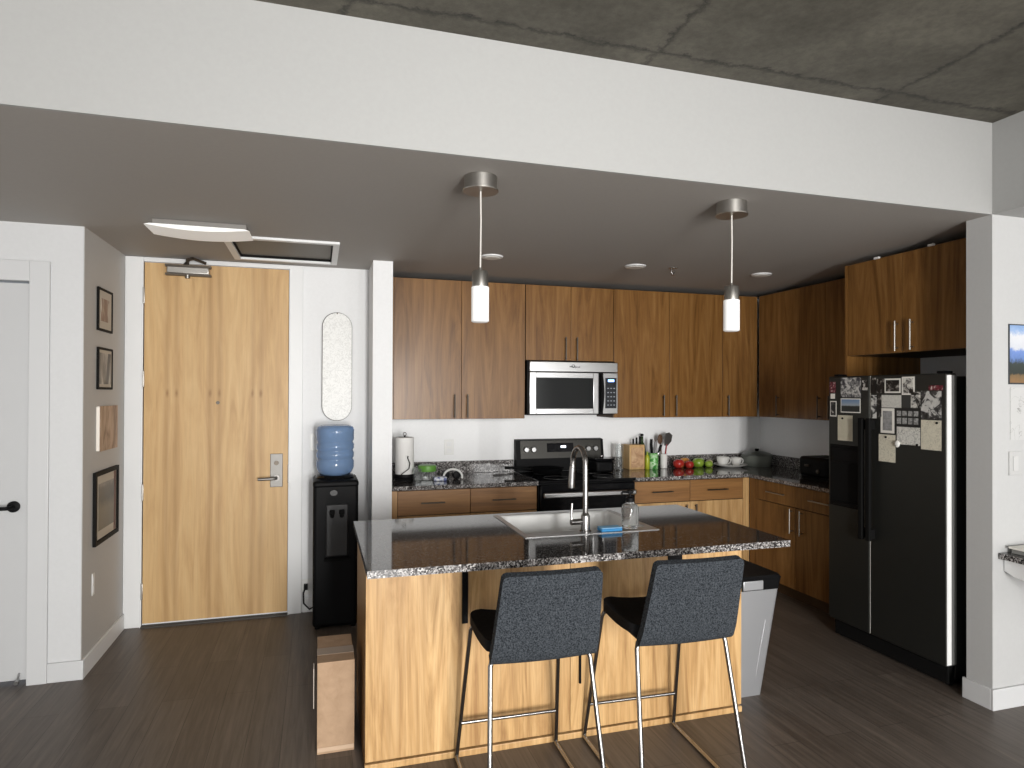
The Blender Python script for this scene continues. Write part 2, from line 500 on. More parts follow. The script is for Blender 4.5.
# window wall behind the camera
wins = [(-2.2, -.9), (.48, 1.10), (1.6, 2.4), (3.2, 4.4)]
w = MB(); xs = [LX] + [v for ab in wins for v in ab] + [RX]
for k in range(0, len(xs), 2): w.box(xs[k], xs[k + 1], BY - .12, BY, 0, ZU)
for a, b in wins: w.box(a, b, BY - .12, BY, 0, .12); w.box(a, b, BY - .12, BY, 2.45, ZU)
struct('wall_window', w, M['white'], 'white window wall behind the viewer')
for k, (a, b) in enumerate(wins):
    f = MB().box(a, b, BY - .09, BY - .03, .12, .17).box(a, b, BY - .09, BY - .03, 2.40, 2.45)
    f.box(a, a + .05, BY - .09, BY - .03, .17, 2.40).box(b - .05, b, BY - .09, BY - .03, .17, 2.40)
    f.box((a + b) / 2 - .02, (a + b) / 2 + .02, BY - .09, BY - .03, .17, 2.40)
    struct('window_%d' % (k + 1), f, M['frame_blk'], 'window frame behind the viewer')

# baseboards
BB = M['white_trim']
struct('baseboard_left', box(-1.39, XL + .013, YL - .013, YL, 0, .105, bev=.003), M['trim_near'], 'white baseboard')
struct('baseboard_corridor', box(XL, XL + .013, YL, YD - .03, 0, .105, bev=.003), BB, 'white baseboard')
struct('baseboard_entry', box(-.10, P0, YD - .013, YD, 0, .10, bev=.003), BB, 'white baseboard')
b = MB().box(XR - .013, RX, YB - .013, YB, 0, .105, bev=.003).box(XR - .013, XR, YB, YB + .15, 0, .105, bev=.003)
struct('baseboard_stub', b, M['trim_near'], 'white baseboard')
struct('baseboard_partition', box(P0 - .003, P1 + .003, YP - .013, YP, 0, .105, bev=.003), BB, 'white baseboard')

# entry door
t = MB().box(XL + .001, -1.121, YD - .022, YD, 0, ZC - .002, bev=.003).box(-.197, -.105, YD - .022, YD, 0, ZC - .002, bev=.003).box(-1.121, -.197, YD - .022, YD, 2.447, ZC - .002, bev=.003)
t.box(-1.133, -1.121, YD - .028, YD, 0, 2.452).box(-.197, -.185, YD - .028, YD, 0, 2.452)
struct('trim_1', t, BB, 'white frame around the wooden entry door')
struct('trim_2', box(-1.121, -.197, YD - .05, YD, 0, .009), M['trim_dk'], 'dark threshold under the entry door')
dr = struct('door_1', box(-1.117, -.201, YD - .018, YD - .001, .022, 2.443, bev=.002), M['entry_door'], 'blond wooden entry door with a lever lock')
dy = YD - .018
pl = MB().box(-.319, -.235, dy - .008, dy, .905, 1.14, bev=.02, seg=4).build('lock_plate', plain('lock_nickel', (.26, .25, .235), .5, .6), dr)
MB().cyl((-.277, dy - .016, 1.075), .016, .008, 'Y', 24).build('keyhole', M['dark_nickel'], pl)
MB().tube([(-.277, dy, .97), (-.277, dy - .05, .97), (-.285, dy - .058, .97), (-.30, dy - .06, .97), (-.395, dy - .058, .968)], .011, 12).cyl((-.277, dy - .018, .97), .024, .014, 'Y', 24).build('door_handle', plain('lever_nickel', (.22, .21, .20), .4, .8), dr)
for z in (.24, .90, 1.66, 2.22):
    MB().box(-1.126, -1.113, dy - .012, dy, z - .055, z + .055, bev=.002).build('hinge', M['nickel'], dr)
MB().box(-.204, -.196, dy - .004, dy + .002, .93, 1.06).build('strike_plate', M['dark_nickel'], dr)
MB().lathe([(.0, 0), (.012, .0), (.012, .004), (.006, .006), (0, .006)], (-.66, dy - .006, 1.50), 'Y', 16).build('peephole', M['dark_nickel'], dr)
cl = MB().box(-.975, -.715, dy - .055, dy, 2.372, 2.418, bev=.006).build('door_closer', M['nickel'], dr)
MB().box(-.985, -.705, dy - .05, dy, 2.416, 2.432).box(-.985, -.705, dy - .045, dy, 2.360, 2.373).build('closer_bracket', M['dark_nickel'], cl)
MB().cyl((-.85, dy - .03, 2.343), .016, .022, 'Z', 16).build('closer_pivot', M['nickel'], cl)
MB().tube([(-.85, dy - .03, 2.437), (-.84, dy - .10, 2.455), (-.80, dy - .13, 2.46)], .011, 8).tube([(-.80, dy - .13, 2.46), (-.74, dy - .03, 2.452)], .010, 8).tube([(-.87, dy - .03, 2.437), (-.81, dy - .13, 2.462)], .008, 8).build('closer_arm', M['dark_nickel'], cl)

# white door on the left
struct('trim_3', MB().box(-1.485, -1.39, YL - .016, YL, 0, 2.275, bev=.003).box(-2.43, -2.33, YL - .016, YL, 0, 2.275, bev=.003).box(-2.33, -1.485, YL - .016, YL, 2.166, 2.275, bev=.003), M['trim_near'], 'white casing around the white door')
dr2 = struct('door_2', box(-2.326, -1.489, YL + .012, YL + .055, .025, 2.155, bev=.002), M['white_door'], 'plain white door with a black lever at the left edge of the view')
MB().cyl((-1.555, YL - .004, .956), .030, .016, 'Y', 28, .003).tube([(-1.555, YL + .01, .956), (-1.555, YL - .045, .956), (-1.565, YL - .055, .956), (-1.58, YL - .057, .956), (-1.675, YL - .055, .954)], .010, 12).build('door_handle', M['black'], dr2)
st = MB().tube([(-1.525, YL + .012, .060), (-1.520, YL - .03, .035)], .006, 10).cyl((-1.520, YL - .045, .030), .011, .02, 'Y', 16)
st.build('door_stop', M['steel'], dr2)

# ------------------------------------------------------------------ ceiling fixtures
h = thing('access_hatch', 'white framed ceiling hatch with a sunken grey panel above the entry', 'ceiling hatch', (-.2, 4.37, ZC))
MB().ringslab((-.54, .122, 4.03, 4.70), (HX0, HX1, HY0, HY1), ZC - .014, ZC).build('hatch_frame', M['white_trim'], h)
MB().ringslab((HX0 + .001, HX1 - .001, HY0 + .001, HY1 - .001), (HX0 + .006, HX1 - .006, HY0 + .006, HY1 - .006), ZC, ZC + .055).build('lining', M['frame_blk'], h)
MB().box(HX0 + .008, HX1 - .008, HY0 + .008, HY1 - .008, ZC + .016, ZC + .026).build('hatch_panel', plain('grey_hatch_panel', (.20, .19, .17), .6), h)

l = thing('ceiling_light', 'long flush ceiling light with a white bowed diffuser before the entry door', 'ceiling light', (-.62, 3.86, ZC))
MB().box(-.835, -.375, 3.76, 3.95, ZC - .03, ZC, bev=.004).build('light_base', plain('fixture_grey', (.20, .19, .175), .5), l)
prof = []
for k in range(13):
    a = k / 12; x = -.872 + a * .512
    prof.append((x, 2.445 - .020 * math.sin(PI * a)))
poly = [(-.845, 2.452)] + prof + [(-.385, 2.452)]
MB().prism(poly, 3.75, 3.99, 'Y', bev=.003).build('diffuser', plain('white_acrylic', (.85, .85, .83), .4, 0, .22), l)

def pendant(x, y, label):
    t = thing('pendant_lamp', label, 'pendant lamp', (x, y, ZC), 0, 'pendant lamps over the island')
    MB().lathe([(.074, 0), (.076, .004), (.070, .006), (.070, .060), (.068, .062)], (x, y, ZC - .062), 'Z', 40).build('canopy', M['nickel'], t)
    MB().tube([(x, y, ZC - .06), (x + .002, y, 2.30), (x, y, 2.08)], .0035, 8).build('cable', M['cord'], t)
    MB().lathe([(.034, 0), (.034, .062), (.030, .068), (.008, .070), (.006, .082), (0, .082)], (x, y, 2.017), 'Z', 32).build('lamp_cap', M['nickel'], t)
    MB().lathe([(.031, 0), (.037, .004), (.037, .146), (.035, .148), (.034, .147), (.033, .01), (.029, .006), (0.0, .006)], (x, y, 1.870), 'Z', 32).build('lamp_shade', M['shade'], t)
pendant(.649, 2.63, 'pendant lamp with a steel cap hanging above the left stool, nearer the entry')
pendant(1.873, 2.63, 'pendant lamp with a steel cap hanging on the right, nearer the fridge')

def downlight(x, y, label):
    t = thing('recessed_light', label, 'recessed light', (x, y, ZC), 0, 'recessed ceiling lights')
    MB().lathe([(.060, 0), (.072, .002), (.075, .008), (.075, .010)], (x, y, ZC - .010), 'Z', 32).build('trim_ring', M['white_trim'], t)
    MB().lathe([(.050, 0), (.056, .006)], (x, y, ZC - .014), 'Z', 28).build('lens', plain('frosted_lens', (.72, .70, .66), .4), t)
downlight(1.10, 4.14, 'round recessed ceiling light beside the left pendant cable')
downlight(2.153, 4.14, 'round recessed ceiling light in the middle of the kitchen ceiling')
downlight(3.21, 4.14, 'round recessed ceiling light nearest the corner cabinets')
t = thing('fire_sprinkler', 'small metal fire sprinkler hanging from the ceiling between two recessed lights', 'sprinkler', (2.447, 4.125, ZC))
MB().lathe([(.010, 0), (.030, .002), (.032, .006)], (2.447, 4.125, ZC - .006), 'Z', 24).build('escutcheon', M['nickel'], t)
MB().tube([(2.437, 4.125, ZC - .006), (2.434, 4.125, ZC - .03), (2.447, 4.125, ZC - .048)], .003, 6).tube([(2.457, 4.125, ZC - .006), (2.460, 4.125, ZC - .03), (2.447, 4.125, ZC - .048)], .003, 6).lathe([(.014, 0), (.014, .002)], (2.447, 4.125, ZC - .051), 'Z', 16).build('sprinkler_head', M['chrome'], t)

# ------------------------------------------------------------------ wall pictures of the corridor
def frame(y0, y1, z0, z1, label, art, bar=.014, depth=.013, mat_w=0., cat='picture'):
    x = XL
    t = thing('picture_frame', label, cat, (x, (y0 + y1) / 2, z0), 0, 'pictures on the corridor wall')
    f = MB()
    f.box(x, x + depth, y0, y0 + bar, z0, z1, bev=.002).box(x, x + depth, y1 - bar, y1, z0, z1, bev=.002)
    f.box(x, x + depth, y0 + bar, y1 - bar, z0, z0 + bar, bev=.002).box(x, x + depth, y0 + bar, y1 - bar, z1 - bar, z1, bev=.002)
    f.build('frame', M['frame_blk'], t)
    MB().box(x, x + .008, y0 + bar, y1 - bar, z0 + bar, z1 - bar).build('mount', plain('cream_mount', (.50, .45, .38), .6), t)
    if mat_w:
        MB().box(x + .008, x + .0095, y0 + bar + mat_w, y1 - bar - mat_w, z0 + bar + mat_w, z1 - bar - mat_w).build('print', art, t)
    return t
frame(4.283, 4.552, 1.932, 2.185, 'topmost small black-framed print with a brown figure on cream', blotch('brown_figure_print', [(.42, (.20, .10, .06)), (.5, (.42, .34, .27)), (.7, (.52, .46, .38))], 9, .4, .5, False, (1, 1, .5)), mat_w=.045)
frame(4.288, 4.560, 1.586, 1.835, 'small black-framed black and white print, second from the top', blotch('grey_tree_print', [(.38, (.03, .028, .025)), (.5, (.20, .18, .16)), (.62, (.55, .50, .44))], 12, .4, .5, False, (1, 1, .25)), mat_w=.018)
t = thing('wooden_picture_panel', 'unframed wood-grain panel with a pale edge, third from the top', 'picture', (XL, 4.46, 1.225), 0, 'pictures on the corridor wall')
MB().box(XL, XL + .017, 4.295, 4.645, 1.226, 1.486, bev=.001).build('white_board', plain('white_board', (.82, .76, .68), .5), t)
MB().box(XL + .0172, XL + .019, 4.297, 4.643, 1.222, 1.488, bev=.002).build('wood_board', blotch('grained_board', [(.35, (.24, .15, .10)), (.5, (.40, .27, .18)), (.65, (.50, .36, .26))], 9, .5, 2.5, False, (1, 1, .4)), t)
t = frame(4.240, 4.690, .680, 1.106, 'largest black-framed picture, lowest of the four on the corridor wall', scenery('tree_picture', [(0, (.10, .085, .06)), (.45, (.16, .14, .10)), (.62, (.06, .055, .045)), (.8, (.10, .095, .085)), (1, (.45, .40, .33))], 'Z', 0.02, .40, .4, .25, 14), bar=.026, depth=.018, mat_w=.05)
MB().box(XL + .008, XL + .011, 4.615, 4.645, .71, 1.075).build('side_strip', plain('brown_strip', (.12, .055, .04), .5), t)
t = thing('wall_outlet', 'low white outlet plate on the corridor wall below the pictures', 'outlet', (XL, 4.268, .40), 0, 'wall plates')
MB().box(XL, XL + .005, 4.235, 4.275, .405, .530, bev=.002).build('cover_plate', M['plate_w'], t)
MB().box(XL + .005, XL + .007, 4.243, 4.267, .42, .46, bev=.002).box(XL + .005, XL + .007, 4.243, 4.267, .47, .51, bev=.002).build('socket', M['white_trim'], t)

# skateboard deck
def capsule(w, h, n=14):
    r = w / 2; pts = []
    for k in range(n + 1): a = PI * k / n; pts.append((r * math.cos(a), h / 2 - r + r * math.sin(a)))
    for k in range(n + 1): a = PI + PI * k / n; pts.append((r * math.cos(a), -h / 2 + r + r * math.sin(a)))
    return pts
sk = thing('skateboard_deck', 'white skateboard deck with faint line drawings hung on the entry wall', 'skateboard deck', (.132, YD, 1.37))
MB().prism([(x + .132, z + 1.761) for x, z in capsule(.212, .788)], YD - .016, YD - .004, 'Y', bev=.002).build('deck_edge', plain('deck_edge_dark', (.10, .095, .09), .5), sk)
MB().prism([(x + .133, z + 1.761) for x, z in capsule(.204, .780)], YD - .018, YD - .0155, 'Y').build('deck_face', linework('drawn_deck', (.72, .72, .70), (.56, .56, .54), 24, .05, .4), sk)
MB().cyl((.132, YD - .024, 2.146), .005, .008, 'Y', 12).build('screw', M['dark_nickel'], sk)
t = thing('light_switch', 'white switch plate on the entry wall behind the water bottle', 'switch', (-.018, YD, 1.15), 0, 'wall plates')
MB().box(-.052, .020, YD - .006, YD, 1.155, 1.278, bev=.002).build('cover_plate', M['plate_w'], t)
MB().box(-.033, .001, YD - .009, YD - .006, 1.18, 1.25, bev=.001).build('rocker', M['white_trim'], t)

# ------------------------------------------------------------------ water cooler and its bottle
cx, cyy = .117, 4.645
wc = thing('water_cooler', 'tall black floor-standing water cooler beside the entry door', 'water cooler', (cx, cyy, 0))
x0, x1, yf, yb = -.027, .266, 4.47, 4.82
MB().box(x0, x1, yf, yb, .012, .965, bev=.025, seg=4).build('body', M['black'], wc)
MB().box(x0 - .002, x1 + .002, yf - .004, yb, .935, .985, bev=.02, seg=4).build('top_shell', M['black'], wc)
MB().lathe([(.128, 0), (.130, .012), (.118, .026), (.106, .027), (.095, .012), (.06, .004), (.034, -.004), (0, -.004)], (cx, cyy, .983), 'Z', 36).build('bottle_collar', M['black_gloss'], wc)
MB().box(.055, .20, yf - .010, yf + .01, .48, .83, bev=.012, seg=3).build('tap_panel', plain('charcoal_panel', (.022, .022, .023), .4), wc)
for px in (.095, .157):
    tp = MB().cyl((px, yf - .035, .755), .013, .05, 'Y', 16, .003).box(px - .017, px + .017, yf - .045, yf - .02, .765, .795, bev=.006).build('tap', M['black_matte'], wc)
MB().prism([(.105 + .024 * math.cos(2 * PI * k / 24), .905 + .018 * math.sin(2 * PI * k / 24)) for k in range(24)], yf - .009, yf - .003, 'Y').box(.09, .12, yf - .011, yf - .008, .888, .896).build('badge', plain('silver_badge', (.06, .06, .06), .4, .3), wc)
MB().box(.045, .21, yf - .035, yf + .01, .455, .475, bev=.005).build('drip_tray', M['black_matte'], wc)
for px, py in ((x0 + .03, yf + .03), (x1 - .03, yf + .03), (x0 + .03, yb - .03), (x1 - .03, yb - .03)):
    MB().cyl((px, py, 0), .015, .015, 'Z', 12).build('foot', M['black_matte'], wc)
pc = MB().tube([(-.075, YD - .02, .185), (-.09, YD - .05, .15), (-.088, YD - .06, .08), (-.05, YD - .06, .035), (.0, YD - .06, .06), (.03, 4.81, .10)], .006, 8).box(-.088, -.062, YD - .04, YD - .007, .165, .205, bev=.004)
pc.build('power_cord', M['black'], wc)
t = thing('wall_outlet', 'low outlet plate on the entry wall with the black cooler plug in it', 'outlet', (-.07, YD, .12), 0, 'wall plates')
MB().box(-.105, -.035, YD - .005, YD, .125, .235, bev=.002).build('cover_plate', M['plate_w'], t)
# bottle stands upside down in the collar
R = .127
pr = [(.020, .004), (.028, .012), (.050, .020), (.085, .030), (.112, .046), (R - .004, .070), (R, .085)]
for zc in (.15, .21, .27):
    pr += [(R, zc - .022), (R - .007, zc - .010), (R - .007, zc - .002), (R, zc + .010)]
pr += [(R, .335), (R + .001, .35), (R - .008, .372), (R - .03, .383), (.06, .380), (0, .376)]
wb = thing('water_bottle', 'large translucent blue water bottle upside down on the cooler', 'water bottle', (cx, cyy, .98))
MB().lathe([(r, h * .965) for r, h in pr], (cx, cyy, .978), 'Z', 40).build('jug', M['blue_w'], wb)

# cardboard box
bx = thing('cardboard_box', 'tall narrow brown cardboard box on the floor beside the island end', 'box', (.083, 3.10, 0), .02)
MB().box(.004, .162, 2.935, 3.255, 0, .398, bev=.003).build('carton', M['card'], bx)
MB().box(.003, .163, 3.02, 3.10, .3985, .3995).build('packing_tape', M['tape'], bx)
MB().box(.006, .16, 2.9325, 2.9345, .012, .030).build('bottom_flap', plain('cardboard_edge', (.50, .36, .25), .8), bx)
MB().prism([(2.95, .37), (2.985, .38), (3.0, .20), (2.985, .18)], -.012, -.009, 'X').build('loose_flap', plain('pale_flap', (.52, .46, .40), .6), bx)

# ------------------------------------------------------------------ cabinets
def hgrain(*a, **k): return MB().box(*a, **k)
def pull_v(x, z0, z1, y=-.022, r=.0055):
    return MB().tube([(x, y - .028, z0), (x, y - .028, z1)], r, 10).tube([(x, y, z0 + .018), (x, y - .028, z0 + .018)], r * .8, 8).tube([(x, y, z1 - .018), (x, y - .028, z1 - .018)], r * .8, 8)
def pull_h(x0, x1, z, y=-.022, r=.005):
    return MB().tube([(x0, y - .026, z), (x1, y - .026, z)], r, 10).tube([(x0 + .018, y, z), (x0 + .018, y - .026, z)], r * .8, 8).tube([(x1 - .018, y, z), (x1 - .018, y - .026, z)], r * .8, 8)
def cabinet(name, label, loc, rz, w, d, hgt, doors=(), drawers=(), fillers=(), toe=0., group=None, pullm='nickel', doorm='cab', drawm='cab_h', mat='cab', open_top=False):
    """local frame: x along the front, y into the wall, front of the fronts at y=0, z up from the base"""
    t = thing(name, label, 'cabinet', loc, rz, group)
    cc = MB().box(0, w, .021, d, toe, hgt)
    if toe: cc.box(.0, w, .075, d, 0, toe)
    cc.build('carcass', M['cab_in'], t, False)
    for (x0, x1, z0, z1, hx, h0, h1) in doors:
        dd = MB().box(x0 + .0015, x1 - .0015, 0, .0195, z0 + .0015, z1 - .0015, bev=.0012).build('door', M[doorm], t, False)
        if hx is not None: pull_v(hx, h0, h1, 0.).build('handle', M[pullm], dd, False)
    for (x0, x1, z0, z1, h0, h1) in drawers:
        dd = MB().box(x0 + .0015, x1 - .0015, 0, .0195, z0 + .0015, z1 - .0015, bev=.0012).build('drawer', M[drawm], t, False)
        pull_h(h0, h1, (z0 + z1) / 2, 0.).build('handle', M[pullm], dd, False)
    for (x0, x1, z0, z1) in fillers:
        MB().box(x0, x1, 0.002, .0205, z0, z1).build('filler_strip', M[doorm], t, False)
    return t
YC, ZB, ZT = 4.886, 1.372, 2.440
G1 = 'upper kitchen cabinets'
H = ZT - ZB
cabinet('wall_cabinet', 'upper double-door cabinet next to the white partition, left of the microwave', (.520, YC, ZB), 0, 1.056, YW - YC - .001, H,
        [(.022, .540, 0, H, .484, .01, .19), (.540, 1.054, 0, H, .585, .01, .19)], fillers=[(0, .021, 0, H)], group=G1, pullm='dark_nickel')
cabinet('wall_cabinet', 'short double-door cabinet directly above the microwave', (1.579, YC, 1.837), 0, .765, YW - YC - .001, ZT - 1.837,
        [(0, .386, 0, ZT - 1.837, .335, .0, .19), (.386, .765, 0, ZT - 1.837, .433, .0, .19)], group=G1, pullm='dark_nickel')
cabinet('wall_cabinet', 'upper double-door cabinet just right of the microwave', (2.347, YC, ZB), 0, 1.040, YW - YC - .001, H,
        [(0, .520, 0, H, .456, .01, .19), (.520, 1.040, 0, H, .575, .01, .19)], group=G1, pullm='dark_nickel')
cabinet('wall_cabinet', 'narrow single-door upper cabinet in the corner behind the right pendant', (3.389, YC, ZB), 0, .356, YW - YC - .001, H,
        [(0, .285, 0, H, .048, .01, .19)], fillers=[(.286, .3575, 0, H)], group=G1, pullm='dark_nickel')
XC = 3.747
MB_ = None
cabinet('wall_cabinet', 'shaded upper cabinet on the right wall nearest the corner', (XC, YC - .012, ZB), -PI / 2, .334, XW - XC - .001, H,
        [(.012, .333, 0, H, .27, .01, .19)], group=G1, pullm='dark_nickel')
cabinet('wall_cabinet', 'shaded upper double-door cabinet on the right wall reaching the fridge', (XC, 4.538, ZB), -PI / 2, 1.005, XW - XC - .001, H,
        [(0, .46, 0, H, .405, .01, .19), (.46, 1.004, 0, H, .52, .01, .19)], group=G1, pullm='dark_nickel')
XF, ZF = 3.408, 1.83
fc = cabinet('wall_cabinet', 'deep double-door cabinet above the black fridge', (XF, 3.510, ZF), -PI / 2, .960, XW - XF - .001, ZT - ZF,
        [(0, .424, 0, ZT - ZF, .394, .012, .195), (.424, .848, 0, ZT - ZF, .50, .012, .195)], fillers=[(.849, .959, 0, ZT - ZF)], group=G1)
for yy in (3.269, 2.887):
    MB().box(XF - .012, XF + .004, yy - .018, yy + .018, ZT - .004, ZT + .008).build('top_clip', M['plate_w'], fc)
single('fridge_side_panel', box(XF - .002, XW - .001, 3.513, 3.532, 0, ZT, bev=.001), M['cab'], 'tall wooden end panel standing left of the fridge', 'cabinet panel', (XF, 3.52, 0))

# base cabinets
YK, ZK = 4.594, .885
G2 = 'base kitchen cabinets'
HK = ZK - .001
cabinet('base_cabinet', 'base cabinet with one drawer at the left end by the partition, under the paper towel', (.495, YK, 0), 0, .571, YW - YK - .001, HK,
        [(.046, .571, .10, .700, .50, .50, .68)], [(.046, .571, .703, .878, .208, .380)], [(0, .045, .10, .878)], .10, G2, 'dark_nickel', 'cab_low')
cabinet('base_cabinet', 'base cabinet with one drawer immediately left of the black range', (1.067, YK, 0), 0, .511, YW - YK - .001, HK,
        [(0, .511, .10, .700, .06, .50, .68)], [(0, .511, .703, .878, .160, .340)], (), .10, G2, 'dark_nickel', 'cab_low')
cabinet('base_cabinet', 'base cabinet with one drawer immediately right of the range, under the jars', (2.389, YK, 0), 0, .496, YW - YK - .001, HK,
        [(0, .496, .10, .705, .455, .50, .685)], [(0, .496, .708, .878, .145, .330)], (), .10, G2, 'dark_nickel', 'isl')
cabinet('base_cabinet', 'base cabinet with one drawer in the corner, under the plate of cups', (2.886, YK, 0), 0, .560, YW - YK - .001, HK,
        [(0, .500, .10, .705, .045, .50, .685)], [(0, .500, .708, .878, .150, .340)], [(.503, .560, .10, .878)], .10, G2, 'dark_nickel', 'isl')
XK = 3.447
cabinet('base_cabinet', 'dark two-door base cabinet on the right wall between corner and fridge', (XK, 4.592, 0), -PI / 2, 1.057, XW - XK - .001, HK,
        [(.080, .537, .10, .715, .509, .52, .705), (.537, 1.055, .10, .715, .613, .52, .705)],
        [(.080, .537, .718, .878, .237, .437), (.537, 1.055, .718, .878, .70, .90)], [(0, .078, .10, .878)], .10, G2, 'nickel', 'cab', 'cab')

# counters
ct = thing('countertop', 'speckled granite worktop left of the range with a low backsplash', 'countertop', (1.03, 4.9, .886))
MB().box(P1 + .002, 1.580, 4.566, YW - .001, .886, .915, bev=.003).build('slab', M['granite'], ct)
MB().box(P1 + .002, 1.580, YW - .022, YW - .001, .9155, 1.014, bev=.002).build('backsplash', M['granite'], ct)
ct = thing('countertop', 'L-shaped granite worktop in the corner right of the range', 'countertop', (3.2, 4.9, .886))
MB().prism([(2.388, 4.566), (3.41, 4.566), (3.41, 3.535), (XW - .001, 3.535), (XW - .001, YW - .001), (2.388, YW - .001)], .886, .915, 'Z', bev=.003).build('slab', M['granite'], ct)
MB().box(2.388, XW - .001, YW - .022, YW - .001, .9155, 1.014, bev=.002).box(XW - .022, XW - .001, 3.535, YW - .023, .9155, 1.014, bev=.002).build('backsplash', M['granite'], ct)

# ------------------------------------------------------------------ microwave
mw = thing('microwave', 'stainless over-range microwave under the short upper cabinet', 'microwave', (1.96, 5.0, 1.40))
my = 4.83
MB().box(1.584, 2.344, my + .03, YW - .002, 1.400, 1.834, bev=.004).build('body', M['black'], mw)
MB().box(1.596, 2.356, my, my + .029, 1.745, 1.825, bev=.004).build('vent_panel', M['steel'], mw)
fr = MB().box(1.596, 1.650, my, my + .029, 1.408, 1.740, bev=.003).box(2.140, 2.186, my, my + .029, 1.408, 1.740, bev=.003).box(1.650, 2.140, my, my + .029, 1.408, 1.452, bev=.003).box(1.650, 2.140, my, my + .029, 1.696, 1.740, bev=.003)
md = fr.build('door', M['steel'], mw)
MB().box(1.648, 2.142, my + .004, my + .028, 1.450, 1.698).build('window', plain('dark_oven_window', (.010, .011, .011), .15, spec=.2), md)
hp = []
for k in range(9):
    a = k / 8; hp.append((2.207, my - .012 - .030 * math.sin(PI * a), 1.425 + .30 * a))
MB().tube(hp, .011, 10).build('handle', M['black'], md)
MB().box(2.187, 2.226, my + .004, my + .029, 1.408, 1.740).build('handle_recess', M['black'], mw)
cp_ = MB().box(2.226, 2.356, my, my + .029, 1.408, 1.740, bev=.003).build('control_panel', M['steel'], mw)
MB().box(2.244, 2.344, my - .002, my + .01, 1.452, 1.700).build('key_pad', plain('dark_keypad', (.012, .014, .018), .2), cp_)
MB().box(2.268, 2.322, my - .004, my - .001, 1.668, 1.688).build('display', plain('blue_display', (.25, .45, 1.0), .3, 0, 3), cp_)
k_ = MB()
for r in range(5):
    for q in range(3): k_.box(2.262 + q * .027, 2.276 + q * .027, my - .0035, my - .001, 1.475 + r * .034, 1.483 + r * .034)
k_.build('keys', plain('key_print', (.25, .27, .30), .5), cp_)
lg = MB().tube([(1.963 + .012 * math.cos(a), my - .002, 1.792 + .011 * math.sin(a)) for a in [2 * PI * k / 20 for k in range(20)]], .0022, 6, closed=True)
lg.build('logo_ring', M['black'], mw)
def text(name, s, size, loc, rot, m, parent=None):
    cu = bpy.data.curves.new(name, 'FONT'); cu.body = s; cu.size = size; cu.extrude = .0006
    cu.align_x = 'CENTER'; cu.align_y = 'CENTER'
    o = bpy.data.objects.new(name, cu); COL.objects.link(o)
    dg = bpy.context.evaluated_depsgraph_get()
    me = bpy.data.meshes.new_from_object(o.evaluated_get(dg))
    bpy.data.objects.remove(o); bpy.data.curves.remove(cu)
    me.materials.append(m)
    o = bpy.data.objects.new(name, me); COL.objects.link(o)
    mt = Matrix.LocRotScale(Vector(loc), __import__('mathutils').Euler(rot), None)
    if parent is not None:
        mt = wmat(parent).inverted() @ mt; o.parent = parent
    o.matrix_local = mt
    return o
text('brand_lettering', 'Whirlpool', .022, (1.976, my - .002, 1.786), (PI / 2, 0, 0), M['black'], mw)

# ------------------------------------------------------------------ range
rg = thing('range', 'black electric range with a raised control panel between the counters', 'stove', (1.98, 4.9, 0))
MB().box(1.590, 2.378, 4.60, YW - .003, .02, .895, bev=.004).build('body', M['black'], rg)
MB().box(1.585, 2.384, 4.565, 5.14, .896, .917, bev=.006).build('cooktop', M['black_gloss'], rg)
for bx_, by_, br_ in ((1.78, 4.72, .10), (2.18, 4.72, .085), (1.78, 5.0, .085), (2.18, 5.0, .10)):
    MB().tube([(bx_ + br_ * math.cos(2 * PI * k / 32), by_ + br_ * math.sin(2 * PI * k / 32), .9172) for k in range(32)], .0015, 5, closed=True).build('burner_ring', plain('burner_grey', (.06, .06, .06), .3), rg)
od = MB().box(1.595, 2.373, 4.555, 4.60, .24, .885, bev=.006).build('oven_door', M['black_gloss'], rg)
MB().box(1.605, 2.360, 4.500, 4.528, .794, .834, bev=.009, seg=3).build('oven_handle', M['steel'], od)
MB().box(1.615, 1.640, 4.527, 4.556, .803, .827).box(2.325, 2.35, 4.527, 4.556, .803, .827).build('handle_mount', M['steel'], od)
MB().box(1.595, 2.373, 4.558, 4.60, .03, .232, bev=.006).build('storage_drawer', M['black'], rg)
bp_ = MB().prism([(5.145, .917), (5.150, 1.02), (5.172, 1.178), (YW - .004, 1.184), (YW - .004, .917)], 1.588, 2.382, 'X', bev=.003).build('back_panel', M['black'], rg)
def onpan(z): return 5.150 + (z - 1.02) / .158 * .022
pf = MB()
pf.prism([(onpan(1.025) - .004, 1.025), (onpan(1.172) - .004, 1.172), (onpan(1.172) + .003, 1.172), (onpan(1.025) + .003, 1.025)], 1.625, 2.355, 'X')
fp = pf.build('control_face', plain('dark_steel_face', (.055, .053, .048), .35, .6), bp_)
MB().prism([(onpan(1.075) - .006, 1.075), (onpan(1.15) - .006, 1.15), (onpan(1.15), 1.15), (onpan(1.075), 1.075)], 1.86, 2.10, 'X').build('display_window', M['black_gloss'], bp_)
MB().box(1.985, 2.03, onpan(1.12) - .0085, onpan(1.12) - .005, 1.110, 1.128).build('clock_digits', plain('display_white', (.8, .9, 1.), .3, 0, 2.5), bp_)
for kx in (1.672, 1.736, 2.232, 2.300):
    MB().lathe([(.024, 0), (.024, .008), (.020, .022), (.018, .024)], (kx, onpan(1.10) - .005, 1.10), 'Y', 24).move().build('knob', M['steel'], rg)
# mirror the knob bodies to stick out of the panel
for o in list(rg.children):
    if o.name.startswith('knob'):
        for v in o.data.vertices:
            yy = v.co.y + rg.location.y
            v.co.y = (2 * (onpan(1.10) - .005) - yy) - rg.location.y
        o.data.flip_normals()

